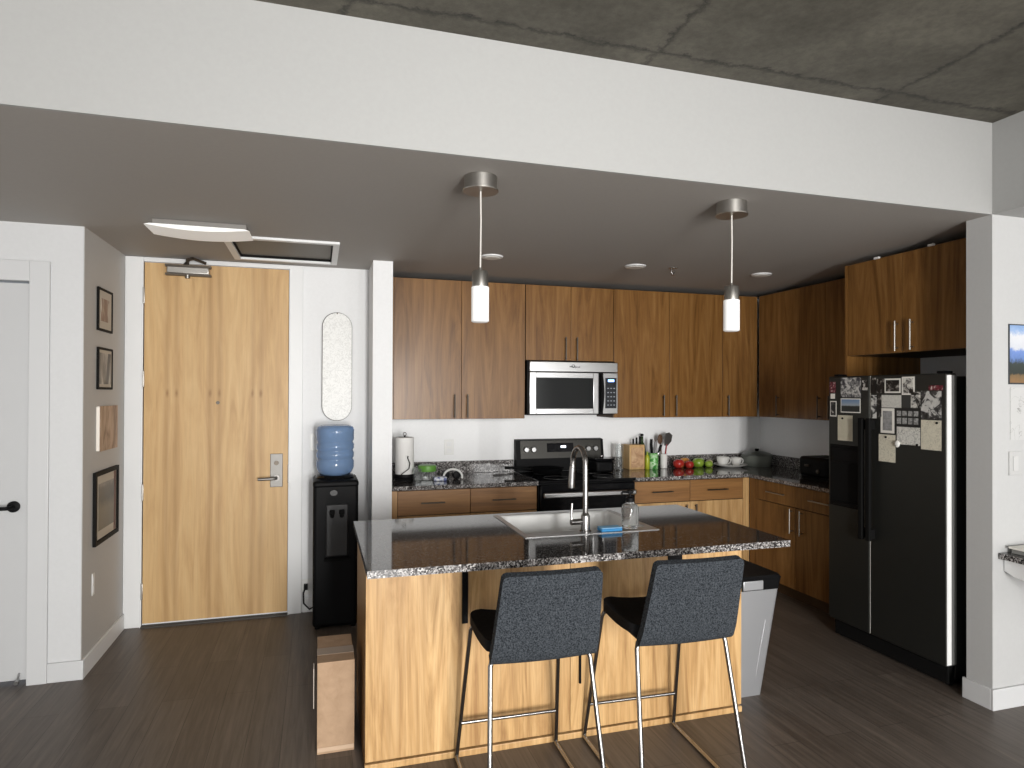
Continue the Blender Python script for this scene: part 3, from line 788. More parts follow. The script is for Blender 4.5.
# things on the range
pn = thing('frying_pan', 'shallow black frying pan at the back left of the range', 'pan', (1.80, 4.98, .918))
MB().lathe([(.10, 0), (.115, .006), (.135, .045), (.138, .046), (.132, .044), (.112, .010), (0, .008)], (1.80, 4.98, .9195), 'Z', 36).build('pan_body', M['black'], pn)
MB().tube([(1.67, 4.985, .957), (1.55, 5.01, .968), (1.45, 5.03, .970)], [.008, .011, .012], 10).build('pan_handle', M['black_matte'], pn)
sp = thing('sauce_pot', 'small square-sided black pot at the back right of the range', 'pot', (2.28, 4.98, .918))
MB().box(2.20, 2.36, 4.90, 5.06, .9195, 1.015, bev=.02, seg=4).build('pot_body', M['black'], sp)
MB().box(2.198, 2.362, 4.898, 5.062, 1.0155, 1.035, bev=.008, seg=3).build('pot_lid', M['black_gloss'], sp)
MB().lathe([(.012, 0), (.016, .012), (.014, .02), (0, .022)], (2.28, 4.98, 1.0345), 'Z', 20).build('lid_knob', M['chrome'], sp)

# ------------------------------------------------------------------ counter clutter, left
CZ = .9155
pt = thing('paper_towel_holder', 'white paper towel roll on a black wire stand by the partition', 'paper towel', (.632, 4.93, CZ))
MB().lathe([(.075, 0), (.075, .010), (.01, .014), (.006, .015), (.006, .335), (0, .335)], (.632, 4.93, CZ), 'Z', 28).build('stand', M['black_matte'], pt)
MB().lathe([(.020, .0), (.068, 0), (.070, .004), (.070, .272), (.066, .276), (.020, .276)], (.632, 4.93, CZ + .045), 'Z', 36).build('towel_roll', plain('paper_towel', (.80, .79, .77), .9), pt)
MB().tube([(.632, 4.855, CZ + .01), (.60, 4.852, CZ + .05), (.655, 4.85, CZ + .09), (.662, 4.85, CZ + .13), (.645, 4.851, CZ + .17), (.648, 4.851, CZ + .185)], .004, 8).build('wire_arm', M['black_matte'], pt)
MB().tube([(.632 + .012 * math.cos(a), 4.93, CZ + .345 + .012 * math.sin(a)) for a in [2 * PI * k / 16 for k in range(16)]], .0025, 6, closed=True).build('finial_ring', M['chrome'], pt)
MB().cyl((.632, 4.93, CZ + .015), .085, .03, 'Z', 28, .006).build('stand_collar', M['black'], pt)
gj = thing('food_container', 'glass food container with a bright green lid', 'container', (.80, 4.90, CZ))
MB().lathe([(.054, 0), (.060, .006), (.064, .060), (.061, .060), (.057, .008), (0, .006)], (.80, 4.90, CZ), 'Z', 32).build('glass_bowl', M['glass'], gj)
MB().cyl((.80, 4.90, CZ + .061), .069, .048, 'Z', 32, .006).build('lid', plain('green_lid', (.12, .30, .05), .4), gj)
sg = thing('small_glass', 'small clear drinking glass beside the paper towel stand', 'glass', (.70, 4.78, CZ))
MB().lathe([(.026, 0), (.030, .003), (.034, .09), (.032, .09), (.028, .008), (0, .008)], (.715, 4.82, CZ), 'Z', 24).build('tumbler', M['glass'], sg)
ht = thing('headphones', 'black headphones with a white band lying on the left counter', 'headphones', (.98, 4.88, CZ))
pts = []
for k in range(15):
    a = PI * (-.1 + 1.2 * k / 14); pts.append((.985 + .072 * math.cos(a), 4.83 + .01 * math.sin(a), CZ + .020 + .058 * math.sin(a)))
MB().tube([(p[0], p[1], max(p[2], CZ + .009)) for p in pts], .008, 8).build('band', M['plate_w'], ht)
MB().cyl((.935, 4.845, CZ + .030), .030, .045, 'Y', 24, .006).cyl((1.02, 4.845, CZ + .030), .030, .045, 'Y', 24, .006).build('ear_cup', M['black'], ht)
pk = thing('snack_packet', 'small blue and white packet in front of the green-lidded container', 'packet', (.87, 4.80, CZ))
MB().box(.83, .93, 4.775, 4.835, CZ, CZ + .03, bev=.008, seg=3).build('pouch', blotch('blue_white_wrapper', [(.42, (.06, .09, .25)), (.52, (.55, .58, .65)), (.7, (.8, .8, .8))], 30, .3), pk)
oc = thing('wall_outlet', 'white double outlet plate on the kitchen wall above the left counter', 'outlet', (1.03, YW, 1.06), 0, 'wall plates')
MB().box(.992, 1.072, YW - .006, YW, 1.066, 1.192, bev=.002).build('cover_plate', M['plate_w'], oc)
MB().box(1.013, 1.051, YW - .0085, YW - .006, 1.083, 1.118, bev=.004).box(1.013, 1.051, YW - .0085, YW - .006, 1.138, 1.173, bev=.004).build('socket', M['white_trim'], oc)

# ------------------------------------------------------------------ counter clutter, right
t = thing('glass_vase', 'tall narrow clear glass standing between the range and the wooden block', 'glass', (2.47, 5.05, CZ))
MB().lathe([(.030, 0), (.034, .003), (.037, .225), (.0345, .225), (.031, .010), (0, .010)], (2.485, 5.06, CZ), 'Z', 28).build('vessel', M['glass'], t)
kb = thing('knife_block', 'square pale wooden knife block on the back counter', 'knife block', (2.65, 5.11, CZ), .0)
MB().box(2.575, 2.720, 5.045, 5.175, CZ, CZ + .215, bev=.004).build('block', M['door_wood'], kb)
MB().box(2.590, 2.705, 5.042, 5.046, CZ + .02, CZ + .19).build('front_board', blotch('grained_block_face', [(.35, (.36, .20, .10)), (.5, (.50, .31, .17)), (.65, (.56, .38, .22))], 14, .5, 1.5), kb)
for q in range(3):
    MB().box(2.695 - q * .022, 2.708 - q * .022, 5.09 + q * .02, 5.108 + q * .02, CZ + .216, CZ + .285 - q * .012, bev=.004).build('knife_handle', M['black'], kb)
gb = thing('oil_bottle', 'dark green glass bottle behind the wooden block', 'bottle', (2.745, 5.165, CZ))
MB().lathe([(.030, 0), (.034, .005), (.034, .17), (.028, .20), (.013, .225), (.012, .275), (.014, .278), (0, .280)], (2.757, 5.165, CZ), 'Z', 24).build('glass_body', plain('dark_green_glass', (.025, .045, .015), .1), gb)
MB().cyl((2.757, 5.165, CZ + .281), .014, .02, 'Z', 16, .003).build('cap', M['black'], gb)
yb_ = thing('dish_soap', 'slim yellow-green bottle right beside the wooden block', 'bottle', (2.748, 5.06, CZ))
MB().lathe([(.017, 0), (.020, .005), (.020, .10), (.016, .118), (.008, .126), (.008, .135), (0, .135)], (2.750, 5.055, CZ), 'Z', 20).build('bottle_body', plain('yellow_green', (.38, .42, .03), .35), yb_)
MB().cyl((2.750, 5.055, CZ + .136), .010, .018, 'Z', 14, .002).build('cap', plain('lime_cap', (.25, .34, .03), .4), yb_)
gc = thing('tea_tin', 'bright green tin with a pale patch holding dark utensils', 'tin', (2.815, 5.06, CZ))
MB().lathe([(.040, 0), (.042, .003), (.042, .135), (.040, .138), (.037, .135), (.037, .02), (0, .018)], (2.815, 5.065, CZ), 'Z', 28).build('can', blotch('green_tin_print', [(.40, (.04, .20, .05)), (.52, (.12, .42, .08)), (.66, (.55, .72, .50))], 22, .3), gc)
for q, (dx, dy_, hh, ln) in enumerate(((-.02, .0, .26, .0), (.005, .01, .235, .02), (.022, -.005, .21, .05), (-.008, -.012, .225, -.02))):
    u = thing('utensil', ['thick black-handled utensil standing leftmost in the green tin', 'grey-handled utensil standing in the middle of the green tin', 'slim black utensil leaning right out of the green tin', 'short black-handled utensil at the front of the green tin'][q], 'utensil', (2.815 + dx, 5.065 + dy_, CZ + .02), 0, 'utensils in the green tin')
    MB().tube([(2.815 + dx, 5.065 + dy_, CZ + .022), (2.815 + dx + ln * .5, 5.065 + dy_, CZ + .14)], .004, 8).build('shaft', M['steel'], u)
    MB().tube([(2.815 + dx + ln * .5, 5.065 + dy_, CZ + .138), (2.815 + dx + ln * .7, 5.065 + dy_, CZ + .17), (2.815 + dx + ln, 5.065 + dy_, CZ + hh)], [.007, .011, .012], 10).build('grip', M['black'] if q != 1 else plain('grey_grip', (.2, .2, .2), .4), u)
wj = thing('utensil_jar', 'white ceramic utensil jar on the back counter', 'jar', (2.925, 5.08, CZ))
MB().lathe([(.026, 0), (.030, .004), (.031, .12), (.033, .128), (.028, .128), (.026, .02), (0, .018)], (2.925, 5.08, CZ), 'Z', 28).build('jar_body', M['ceramic'], wj)
rs = thing('spatula', 'red-handled black slotted spatula standing in the white jar', 'spatula', (2.925, 5.08, CZ + .02))
MB().tube([(2.925, 5.08, CZ + .022), (2.945, 5.085, CZ + .13), (2.958, 5.088, CZ + .21)], .007, 10).build('handle', plain('red_handle', (.30, .02, .025), .35), rs)
MB().prism([(2.935, CZ + .20), (2.965, CZ + .195), (3.005, CZ + .235), (3.015, CZ + .29), (2.985, CZ + .315), (2.945, CZ + .305), (2.932, CZ + .25)], 5.084, 5.092, 'Y', bev=.003).build('blade', plain('dark_blade', (.05, .045, .042), .4), rs)
rs = thing('wooden_spoon', 'dark wooden spoon standing in the white jar left of the spatula', 'spoon', (2.915, 5.085, CZ + .02))
MB().tube([(2.913, 5.088, CZ + .022), (2.908, 5.105, CZ + .20)], .006, 10).build('handle', plain('dark_wood_handle', (.12, .06, .03), .6), rs)
MB().ball((2.905, 5.11, CZ + .255), .03, (.8, .3, 1.5)).build('spoon_bowl', plain('dark_wood_bowl', (.10, .05, .025), .6), rs)
def fruit(name, x, y, r, col, label, cat, stemc=(.08, .05, .02), sc=(1, 1, .92), z=CZ):
    t = thing(name, label, cat, (x, y, z), 0, 'fruit on the back counter')
    prof = []
    for k in range(13):
        a = -PI / 2 + PI * k / 12; prof.append((max(r * math.cos(a), 0), r * math.sin(a) * sc[2] + (.16 * r * math.exp(-((k - 0) / 1.5) ** 2)) - (.18 * r * math.exp(-((12 - k) / 1.5) ** 2))))
    z0 = min(p[1] for p in prof)
    MB().lathe([(p[0], p[1] - z0) for p in prof], (x, y, z), 'Z', 24).build('flesh', col, t)
    MB().tube([(x, y, z + r * 1.55), (x + .004, y, z + r * 2.0)], .002, 6).build('stem', plain('stem_brown', stemc, .7), t)
red = blotch('red_apple_skin', [(.3, (.30, .012, .015)), (.6, (.42, .03, .02)), (.75, (.50, .20, .06))], 14, .25)
org = blotch('orange_apple_skin', [(.3, (.50, .12, .03)), (.6, (.60, .30, .06)), (.75, (.62, .42, .10))], 14, .25)
grn = blotch('green_apple_skin', [(.3, (.16, .28, .02)), (.7, (.30, .42, .06))], 14, .25)
fruit('apple', 3.062, 5.06, .050, red, 'dark red apple at the front left of the fruit', 'apple')
fruit('apple', 3.155, 5.035, .040, red, 'smaller red apple touching the orange one', 'apple')
fruit('apple', 3.165, 5.13, .052, org, 'orange-yellow apple behind the red ones', 'apple')
fruit('apple', 3.265, 5.07, .052, grn, 'green apple nearest the red apples', 'apple')
fruit('apple', 3.33, 5.152, .048, grn, 'green apple at the back against the backsplash', 'apple')
fruit('lime', 3.362, 5.05, .036, grn, 'small lime at the right end of the green apples', 'lime')
fruit('lemon', 3.435, 5.155, .034, plain('pale_lemon', (.60, .55, .28), .5), 'pale yellow lemon just behind the left rim of the white plate', 'lemon')
pl_ = thing('plate', 'wide white plate on the corner counter carrying two cups', 'plate', (3.575, 5.045, CZ))
MB().lathe([(.08, 0), (.085, .002), (.145, .022), (.148, .026), (.144, .027), (.085, .008), (0, .007)], (3.575, 5.035, CZ), 'Z', 40).build('dish', M['ceramic'], pl_)
def cup(x, y, r, label, tilt=0.):
    t = thing('cup', label, 'cup', (x, y, CZ + .009), 0, 'cups on the plate')
    MB().lathe([(r * .55, 0), (r * .62, .003), (r * .95, r * .9), (r, r * 1.45), (r * .94, r * 1.45), (r * .88, r * .9), (r * .5, .010), (0, .010)], (0, 0, 0), 'Z', 28).move((x, y, CZ + .009)).build('cup_body', M['ceramic'], t)
    MB().tube([(x + r * (.9 + .55 * math.sin(a)), y, CZ + .009 + r * .8 + r * .5 * math.cos(a)) for a in [PI * k / 10 for k in range(11)]], .005, 8).build('cup_handle', M['ceramic'], t)
cup(3.508, 5.05, .056, 'white cup on the left of the plate')
cup(3.642, 5.04, .050, 'white cup on the right of the plate')
po = thing('cooking_pot', 'large grey-green lidded pot in the counter corner', 'pot', (3.86, 5.06, CZ))
MB().lathe([(.115, 0), (.118, .005), (.130, .05), (.133, .095), (.131, .097), (.125, .09), (.12, .02), (0, .015)], (3.872, 5.05, CZ), 'Z', 40).build('pot_body', plain('grey_green_enamel', (.20, .215, .19), .25), po)
MB().lathe([(.134, 0), (.135, .006), (.11, .022), (.05, .036), (0, .038)], (3.872, 5.05, CZ + .0975), 'Z', 40).build('lid', plain('grey_green_lid', (.11, .12, .105), .3), po)
MB().lathe([(.012, 0), (.020, .012), (.018, .022), (0, .024)], (3.872, 5.05, CZ + .134), 'Z', 20).build('lid_knob', M['black'], po)
for sgn in (-1, 1):
    MB().tube([(3.872 + sgn * (.128 + .022 * math.sin(a)), 5.05 - .045 * math.cos(a), CZ + .088) for a in [PI * k / 8 for k in range(9)]], .007, 8).build('pot_handle', plain('pot_handle_grey', (.12, .125, .11), .3), po)
ts = thing('toaster', 'black toaster on the right counter close to the fridge', 'toaster', (3.84, 4.12, CZ))
MB().box(3.70, 3.98, 4.00, 4.32, CZ + .008, CZ + .165, bev=.03, seg=4).build('housing', M['black'], ts)
MB().box(3.79, 3.815, 4.05, 4.27, CZ + .163, CZ + .1665).box(3.865, 3.89, 4.05, 4.27, CZ + .163, CZ + .1665).build('slot', M['black_matte'], ts)
MB().cyl((3.690, 4.10, CZ + .06), .016, .012, 'X', 18, .003).build('dial', M['dark_nickel'], ts)
MB().box(3.688, 3.702, 4.19, 4.24, CZ + .09, CZ + .105, bev=.003).build('lever', M['dark_nickel'], ts)
MB().box(3.72, 3.96, 4.02, 4.30, CZ, CZ + .009).build('base', M['black_matte'], ts)

# ------------------------------------------------------------------ island
IX0, IX1, IY0, IY1 = .178, 2.047, 2.437, 3.405
PY = 2.752
isl = thing('kitchen_island', 'oak-faced kitchen island body under the granite top', 'kitchen island', (1.10, 3.07, 0))
MB().box(.216, 2.000, PY + .020, 3.368, .0, .884).build('carcass', M['cab_in'], isl) if False else None
c = MB().box(.216, 2.000, PY + .020, PY + .04, .0, .884).box(.216, .236, PY + .04, 3.352, 0, .884).box(1.98, 2.0, PY + .04, 3.352, 0, .884).box(.236, 1.98, 3.340, 3.352, .09, .884).box(.236, 1.98, PY + .04, 3.34, .09, .11)
c.build('carcass', M['cab_in'], isl)
MB().box(.196, 1.108, PY, PY + .0195, .036, .8835, bev=.001).build('front_panel', M['isl'], isl)
MB().box(1.110, 2.020, PY, PY + .0195, .036, .8835, bev=.001).build('front_panel', M['isl'], isl)
MB().box(.194, 2.021, PY - .006, PY + .018, .0, .0285, bev=.003).build('base_strip', M['isl'], isl)
MB().box(.196, .2155, PY + .020, 3.368, .0, .8835, bev=.001).build('end_panel', M['cab'], isl)
MB().box(2.0005, 2.020, PY + .020, 3.368, .0, .8835, bev=.001).build('end_panel', M['cab'], isl)
for k in range(3):
    xa = .24 + k * .58
    d_ = MB().box(xa, xa + .575, 3.353, 3.372, .10, .88, bev=.001).build('door', M['cab_low'], isl)
    MB().tube([(xa + .52, 3.398, .60), (xa + .52, 3.398, .78)], .0055, 8).tube([(xa + .52, 3.371, .62), (xa + .52, 3.398, .62)], .004, 8).tube([(xa + .52, 3.371, .76), (xa + .52, 3.398, .76)], .004, 8).build('handle', M['nickel'], d_)
def bracket(xc, wd=.026):
    q = MB().box(xc - wd / 2, xc + wd / 2, PY - .0085, PY - .0005, .575, .8835, bev=.001).box(xc - wd / 2, xc + wd / 2, PY - .235, PY - .0085, .8755, .8835, bev=.001)
    for zz in (.62, .76): q.lathe([(0, -.003), (.005, -.002), (.006, 0)], (xc, PY - .0085, zz), 'Y', 10)
    q.build('support_bracket', M['black'], isl)
bracket(.616); bracket(1.645, .075)
MB().tube([(1.155, PY - .006, .55), (1.155, PY - .006, .25)], .006, 8).build('hanging_strap', M['black'], isl)

it = thing('countertop', 'speckled granite island top with a steel sink set in it', 'countertop', (1.11, 2.92, .886))
SX0, SX1, SY0, SY1 = .905, 1.585, 2.792, 3.350
MB().ringslab((IX0, IX1, IY0, IY1), (SX0 + .02, SX1 - .02, SY0 + .02, SY1 - .02), .886, .915).build('slab', M['granite'], it)

sk_ = thing('sink', 'stainless drop-in sink set into the island top', 'sink', (1.245, 3.07, .72))
s = MB()
BX0, BX1, BY0, BY1 = SX0 + .026, SX1 - .026, 2.872, SY1 - .024
s.ringslab((SX0, SX1, SY0, SY1), (BX0, BX1, BY0, BY1), .9155, .9180)
s.build('rim', M['steel'], sk_)
s = MB()
top = [(BX0, BY0), (BX1, BY0), (BX1, BY1), (BX0, BY1)]
def rr(x0, x1, y0, y1, r, z, n=6):
    out = []
    for cx_, cy_, a0 in ((x1 - r, y1 - r, 0), (x0 + r, y1 - r, PI / 2), (x0 + r, y0 + r, PI), (x1 - r, y0 + r, 3 * PI / 2)):
        for k in range(n + 1):
            a = a0 + PI / 2 * k / n; out.append((cx_ + r * math.cos(a), cy_ + r * math.sin(a), z))
    return out
rings = [rr(BX0 - .002, BX1 + .002, BY0 - .002, BY1 + .002, .02, .9165), rr(BX0 + .002, BX1 - .002, BY0 + .002, BY1 - .002, .04, .905), rr(BX0 + .012, BX1 - .012, BY0 + .012, BY1 - .012, .05, .755), rr(BX0 + .04, BX1 - .04, BY0 + .04, BY1 - .04, .05, .730)]
vr = [[s.bm.verts.new(p) for p in r] for r in rings]
fs = []
for a, b in zip(vr, vr[1:]):
    n = len(a)
    for k in range(n): fs.append(s.bm.faces.new([a[k], a[(k + 1) % n], b[(k + 1) % n], b[k]]))
fs.append(s.bm.faces.new(vr[-1]))
for f in fs: f.smooth = True
s.build('bowl', M['bowl'], sk_)
MB().lathe([(.04, 0), (.043, .002), (.03, .003), (0, .001)], (1.25, 3.13, .7305), 'Z', 24).build('drain', M['dark_nickel'], sk_)

fa = thing('faucet', 'tall gooseneck chrome faucet with a pull-down head on the sink deck', 'faucet', (1.217, 2.836, .918))
fx, fy = 1.217, 2.836
MB().lathe([(.028, 0), (.028, .006), (.022, .010), (.021, .075), (.017, .085), (.013, .09)], (fx, fy, .9185), 'Z', 28).build('base', M['chrome'], fa)
pts = [(fx, fy, 1.005), (fx, fy, 1.18)]
for k in range(1, 13):
    a = PI * k / 12
    pts.append((fx - .004 * k / 12, fy + .075 * (1 - math.cos(a)), 1.235 + .075 * math.sin(a)))
pts += [(fx - .005, fy + .150, 1.20)]
MB().tube(pts, .0125, 16).build('neck', M['chrome'], fa)
MB().tube([(fx - .005, fy + .150, 1.212), (fx - .006, fy + .153, 1.19), (fx - .008, fy + .156, 1.13), (fx - .008, fy + .157, 1.105)], [.0135, .0145, .016, .0145], 16).build('spray_head', M['steel'], fa)
MB().tube([(fx - .018, fy, .968), (fx - .075, fy - .004, .968)], .014, 14).build('valve', M['chrome'], fa)
MB().tube([(fx - .070, fy - .004, .975), (fx - .072, fy, 1.0), (fx - .066, fy + .004, 1.055)], [.006, .0055, .005], 10).build('lever', M['chrome'], fa)

so = thing('soap_dispenser', 'ribbed clear glass soap bottle with a black pump on the island', 'soap dispenser', (1.462, 2.858, .9205))
zs = .9206
MB().lathe([(.036, 0), (.041, .004), (.041, .098), (.036, .110), (.020, .118), (.019, .124), (.016, .124), (.017, .115), (.034, .105), (.038, .096), (.038, .008), (0, .006)], (1.462, 2.858, zs), 'Z', 36)
q = MB(); seg = 48
prof = [(.037, 0), (.041, .004), (.041, .098), (.036, .110), (.020, .118), (.019, .126)]
q.lathe(prof, (1.462, 2.858, zs), 'Z', seg)
for v in q.bm.verts:
    dx, dy2 = v.co.x - 1.462, v.co.y - 2.858; rr_ = math.hypot(dx, dy2)
    if rr_ > .03 and .006 < v.co.z - zs < .1:
        a = math.atan2(dy2, dx); f_ = 1 + .03 * math.cos(12 * a)
        v.co.x = 1.462 + dx * f_; v.co.y = 2.858 + dy2 * f_
q.build('bottle', plain('ribbed_glass', (.90, .92, .92), .06, 0, 0, .93, 1.25), so)
MB().lathe([(.021, 0), (.021, .018), (.010, .022), (.006, .024), (.006, .05), (0, .05)], (1.462, 2.858, zs + .1265), 'Z', 20).tube([(1.462, 2.858, zs + .172), (1.425, 2.858, zs + .174), (1.415, 2.858, zs + .166)], .006, 8).box(1.448, 1.476, 2.846, 2.870, zs + .166, zs + .182, bev=.004).build('pump', M['black'], so)
spg = thing('sponge', 'bright blue sponge on the sink deck right of the faucet', 'sponge', (1.337, 2.83, .9185))
MB().box(1.285, 1.395, 2.800, 2.858, .9185, .932, bev=.006, seg=3).build('foam', plain('blue_sponge', (.06, .30, .62), .9), spg)
MB().box(1.286, 1.394, 2.801, 2.857, .9322, .938, bev=.003).build('scouring_pad', plain('pale_blue_pad', (.25, .50, .75), .9), spg)

# ------------------------------------------------------------------ stools
def stool(label, loc, rz):
    t = thing('bar_stool', label, 'bar stool', loc, rz, 'bar stools at the island')
    W, ZS = .205, .650
    # seat: slightly dished pad
    def shell(pts_yz, half, th, name, m, rad=.05, taper=None):
        """sheet swept along pts_yz (y,z), width 2*half, with rounded ends, thickness th"""
        mb = MB(); n = len(pts_yz); NU = 10
        L_ = [0]
        for a, b in zip(pts_yz, pts_yz[1:]): L_.append(L_[-1] + math.hypot(b[0] - a[0], b[1] - a[1]))
        tot = L_[-1]
        front, back = [], []
        for i, (y, z) in enumerate(pts_yz):
            a = pts_yz[max(0, i - 1)]; b = pts_yz[min(n - 1, i + 1)]
            ty, tz = b[0] - a[0], b[1] - a[1]; l = math.hypot(ty, tz); ny, nz = tz / l, -ty / l
            s = L_[i]; h = half if taper is None else half + (taper - half) * s / tot
            e = tot - s
            for dd, rd in ((s, rad), (e, rad if name == 'seat' else .018)):
                if dd < rd: h -= rd - math.sqrt(max(0, rd * rd - (rd - dd) ** 2))
            f_, b_ = [], []
            for k in range(NU + 1):
                u = -1 + 2 * k / NU; x = u * h
                cup_ = (.006 if name == 'backrest' else .014) * u * u
                f_.append(mb.bm.verts.new((x, y + ny * (-cup_ - th / 2) * -1, z + nz * (-cup_ - th / 2) * -1)))
                b_.append(mb.bm.verts.new((x, y + ny * (-cup_ + th / 2) * -1, z + nz * (-cup_ + th / 2) * -1)))
            front.append(f_); back.append(b_)
        fs = []
        for i in range(n - 1):
            for k in range(NU):
                fs.append(mb.bm.faces.new([front[i][k], front[i][k + 1], front[i + 1][k + 1], front[i + 1][k]]))
                fs.append(mb.bm.faces.new([back[i][k + 1], back[i][k], back[i + 1][k], back[i + 1][k + 1]]))
            fs.append(mb.bm.faces.new([front[i][0], front[i + 1][0], back[i + 1][0], back[i][0]]))
            fs.append(mb.bm.faces.new([front[i + 1][NU], front[i][NU], back[i][NU], back[i + 1][NU]]))
        for k in range(NU):
            fs.append(mb.bm.faces.new([front[0][k + 1], front[0][k], back[0][k], back[0][k + 1]]))
            fs.append(mb.bm.faces.new([front[-1][k], front[-1][k + 1], back[-1][k + 1], back[-1][k]]))
        for f in fs: f.smooth = True
        return mb.build(name, m, t, False)
    # seat from front (+y, towards the island) to the rear
    ys = [.185, .180, .172, .16, .14, .10, .05, 0, -.06, -.11, -.15, -.175, -.188]
    seat = [(y, ZS - .010 - .010 * math.cos(PI * (y / .2)) * .6) for y in ys]
    shell(seat, W, .040, 'seat', M['felt_dark'], .055)
    # backrest, leaning back, lower edge rounded under the seat
    bk = [(-.165, .612), (-.178, .612), (-.192, .617), (-.203, .628), (-.211, .645), (-.226, .68), (-.246, .75), (-.266, .82), (-.283, .88), (-.293, .918), (-.298, .938), (-.300, .946), (-.301, .950)]
    shell(bk, .205, .032, 'backrest', M['felt'], .034, .183)
    r = .0095
    for sx in (-1, 1):
        MB().tube([(sx * .165, .165, .622), (sx * .185, .175, .617), (sx * .193, .182, .597), (sx * .224, .305, .035), (sx * .225, .310, .018)], r, 12).build('front_leg', M['chrome'], t, False)
        MB().tube([(sx * .165, -.150, .612), (sx * .185, -.158, .608), (sx * .193, -.165, .585), (sx * .222, -.285, .035), (sx * .223, -.290, .018)], r, 12).build('rear_leg', M['chrome'], t, False)
        MB().tube([(sx * .225, .310, .018), (sx * .225, .300, .0105), (sx * .225, .28, .0098), (sx * .223, -.26, .0098), (sx * .223, -.280, .0105), (sx * .223, -.290, .018)], r, 12).build('floor_runner', M['chrome'], t, False)
        MB().tube([(sx * .170, .165, .622), (sx * .170, -.150, .612)], .008, 10).build('seat_rail', M['black'], t, False)
    MB().tube([(-.214, .274, .172), (.214, .274, .172)], .008, 12).build('footrest', M['chrome'], t, False)
    return t
stool('grey felt bar stool on chrome legs, the left one at the island', (.797, 2.42, 0), -.022)
stool('grey felt bar stool on chrome legs, the right one nearer the bin', (1.386, 2.42, 0), -.034)

# ------------------------------------------------------------------ trash bin
tb = thing('trash_bin', 'slim tapered grey waste bin with a black lid at the right end of the island', 'trash bin', (2.17, 3.02, 0))
def frust(x0, x1, y0, y1, X0, X1, Y0, Y1, z0, z1, r0, r1, n=5):
    mb = MB()
    A = [mb.bm.verts.new(p) for p in rr(x0, x1, y0, y1, r0, z0, n)]
    B = [mb.bm.verts.new(p) for p in rr(X0, X1, Y0, Y1, r1, z1, n)]
    k_ = len(A)
    fs = [mb.bm.faces.new([A[k], A[(k + 1) % k_], B[(k + 1) % k_], B[k]]) for k in range(k_)]
    for f in fs: f.smooth = True
    mb.bm.faces.new(A[::-1]); mb.bm.faces.new(B)
    return mb
frust(2.045, 2.236, 2.875, 3.16, 2.040, 2.318, 2.835, 3.20, .0, .56, .02, .03).build('bin_body', M['bin_g'], tb)
frust(2.040, 2.320, 2.833, 3.202, 2.037, 2.330, 2.826, 3.21, .561, .618, .03, .03).build('rim_band', M['black'], tb)
frust(2.036, 2.331, 2.825, 3.211, 2.045, 2.322, 2.835, 3.20, .619, .634, .03, .03).build('lid', M['black'], tb)
MB().box(2.085, 2.205, 2.822, 2.832, .566, .614, bev=.004).build('glint_plate', M['bin_g'], tb)  # pale plate added as the highlight on the rim corner
MB().tube([(2.19, 2.876, .05), (2.205, 2.862, .20), (2.235, 2.848, .40)], .004, 8).build('seam_ridge', M['bin_g'], tb)

# ------------------------------------------------------------------ fridge
fg = thing('refrigerator', 'black stainless side-by-side fridge covered in photos and notes', 'refrigerator', (3.6, 3.06, 0))
FX, FY0, FY1, FZ = 3.225, 2.648, 3.482, 1.690
FS = 3.150
MB().box(3.305, 4.02, FY0 + .012, FY1 - .012, .03, 1.675, bev=.006).build('body', M['fridge_side'], fg)
d1 = MB().box(FX, 3.30, FS + .004, FY1, .115, FZ, bev=.008, seg=3).build('freezer_door', M['fridge'], fg)
d2 = MB().box(FX, 3.30, FY0 + .001, FS - .004, .115, FZ, bev=.008, seg=3).build('fridge_door', M['fridge'], fg)
MB().box(FX + .004, FX + .034, FY0 - .002, FY0 + .001, .125, FZ - .01).build('door_edge', plain('bright_door_edge', (.95, .95, .94), .35, .0), d2)
MB().box(FX + .035, 3.296, FY0 - .001, FY0 + .001, .125, FZ - .01).build('edge_panel', plain('grey_door_edge', (.16, .16, .155), .4, .0), d2)
MB().box(FX + .001, FX + .02, FS - .004, FS - .001, 1.43, FZ - .004).box(FX + .001, FX + .02, FS - .004, FS - .001, .12, .69).build('edge_trim', plain('pale_edge_trim', (.55, .54, .50), .35), d2)
MB().box(FX + .035, 3.32, FY0 + .02, FY1 - .02, .012, .108, bev=.004).build('base_grille', M['black_matte'], fg)
for yy in (FY0 + .05, FY1 - .05):
    MB().cyl((3.30, yy, 0), .018, .02, 'Z', 14).build('foot', M['black_matte'], fg)
    MB().box(3.24, 3.31, yy - .02, yy + .02, FZ + .0005, FZ + .014, bev=.004).build('hinge_cover', M['black'], fg)
for dr_, yh in ((d1, FS + .028), (d2, FS - .028)):
    MB().box(FX - .050, FX - .028, yh - .017, yh + .017, .69, 1.43, bev=.007, seg=3).box(FX - .030, FX + .002, yh - .014, yh + .014, 1.36, 1.42, bev=.004).box(FX - .030, FX + .002, yh - .014, yh + .014, .70, .76, bev=.004).build('handle', M['black_matte'], dr_)
MB().box(FX - .004, FX + .004, FS + .055, FY1 - .018, .855, 1.25, bev=.003).build('dispenser_panel', M['black_matte'], d1)
MB().box(FX - .012, FX - .003, FS + .075, FY1 - .04, 1.14, 1.225, bev=.003).build('dispenser_keys', M['black'], d1)
MB().box(FX - .020, FX - .003, FS + .075, FY1 - .04, .865, .885, bev=.003).build('drip_tray', M['black'], d1)

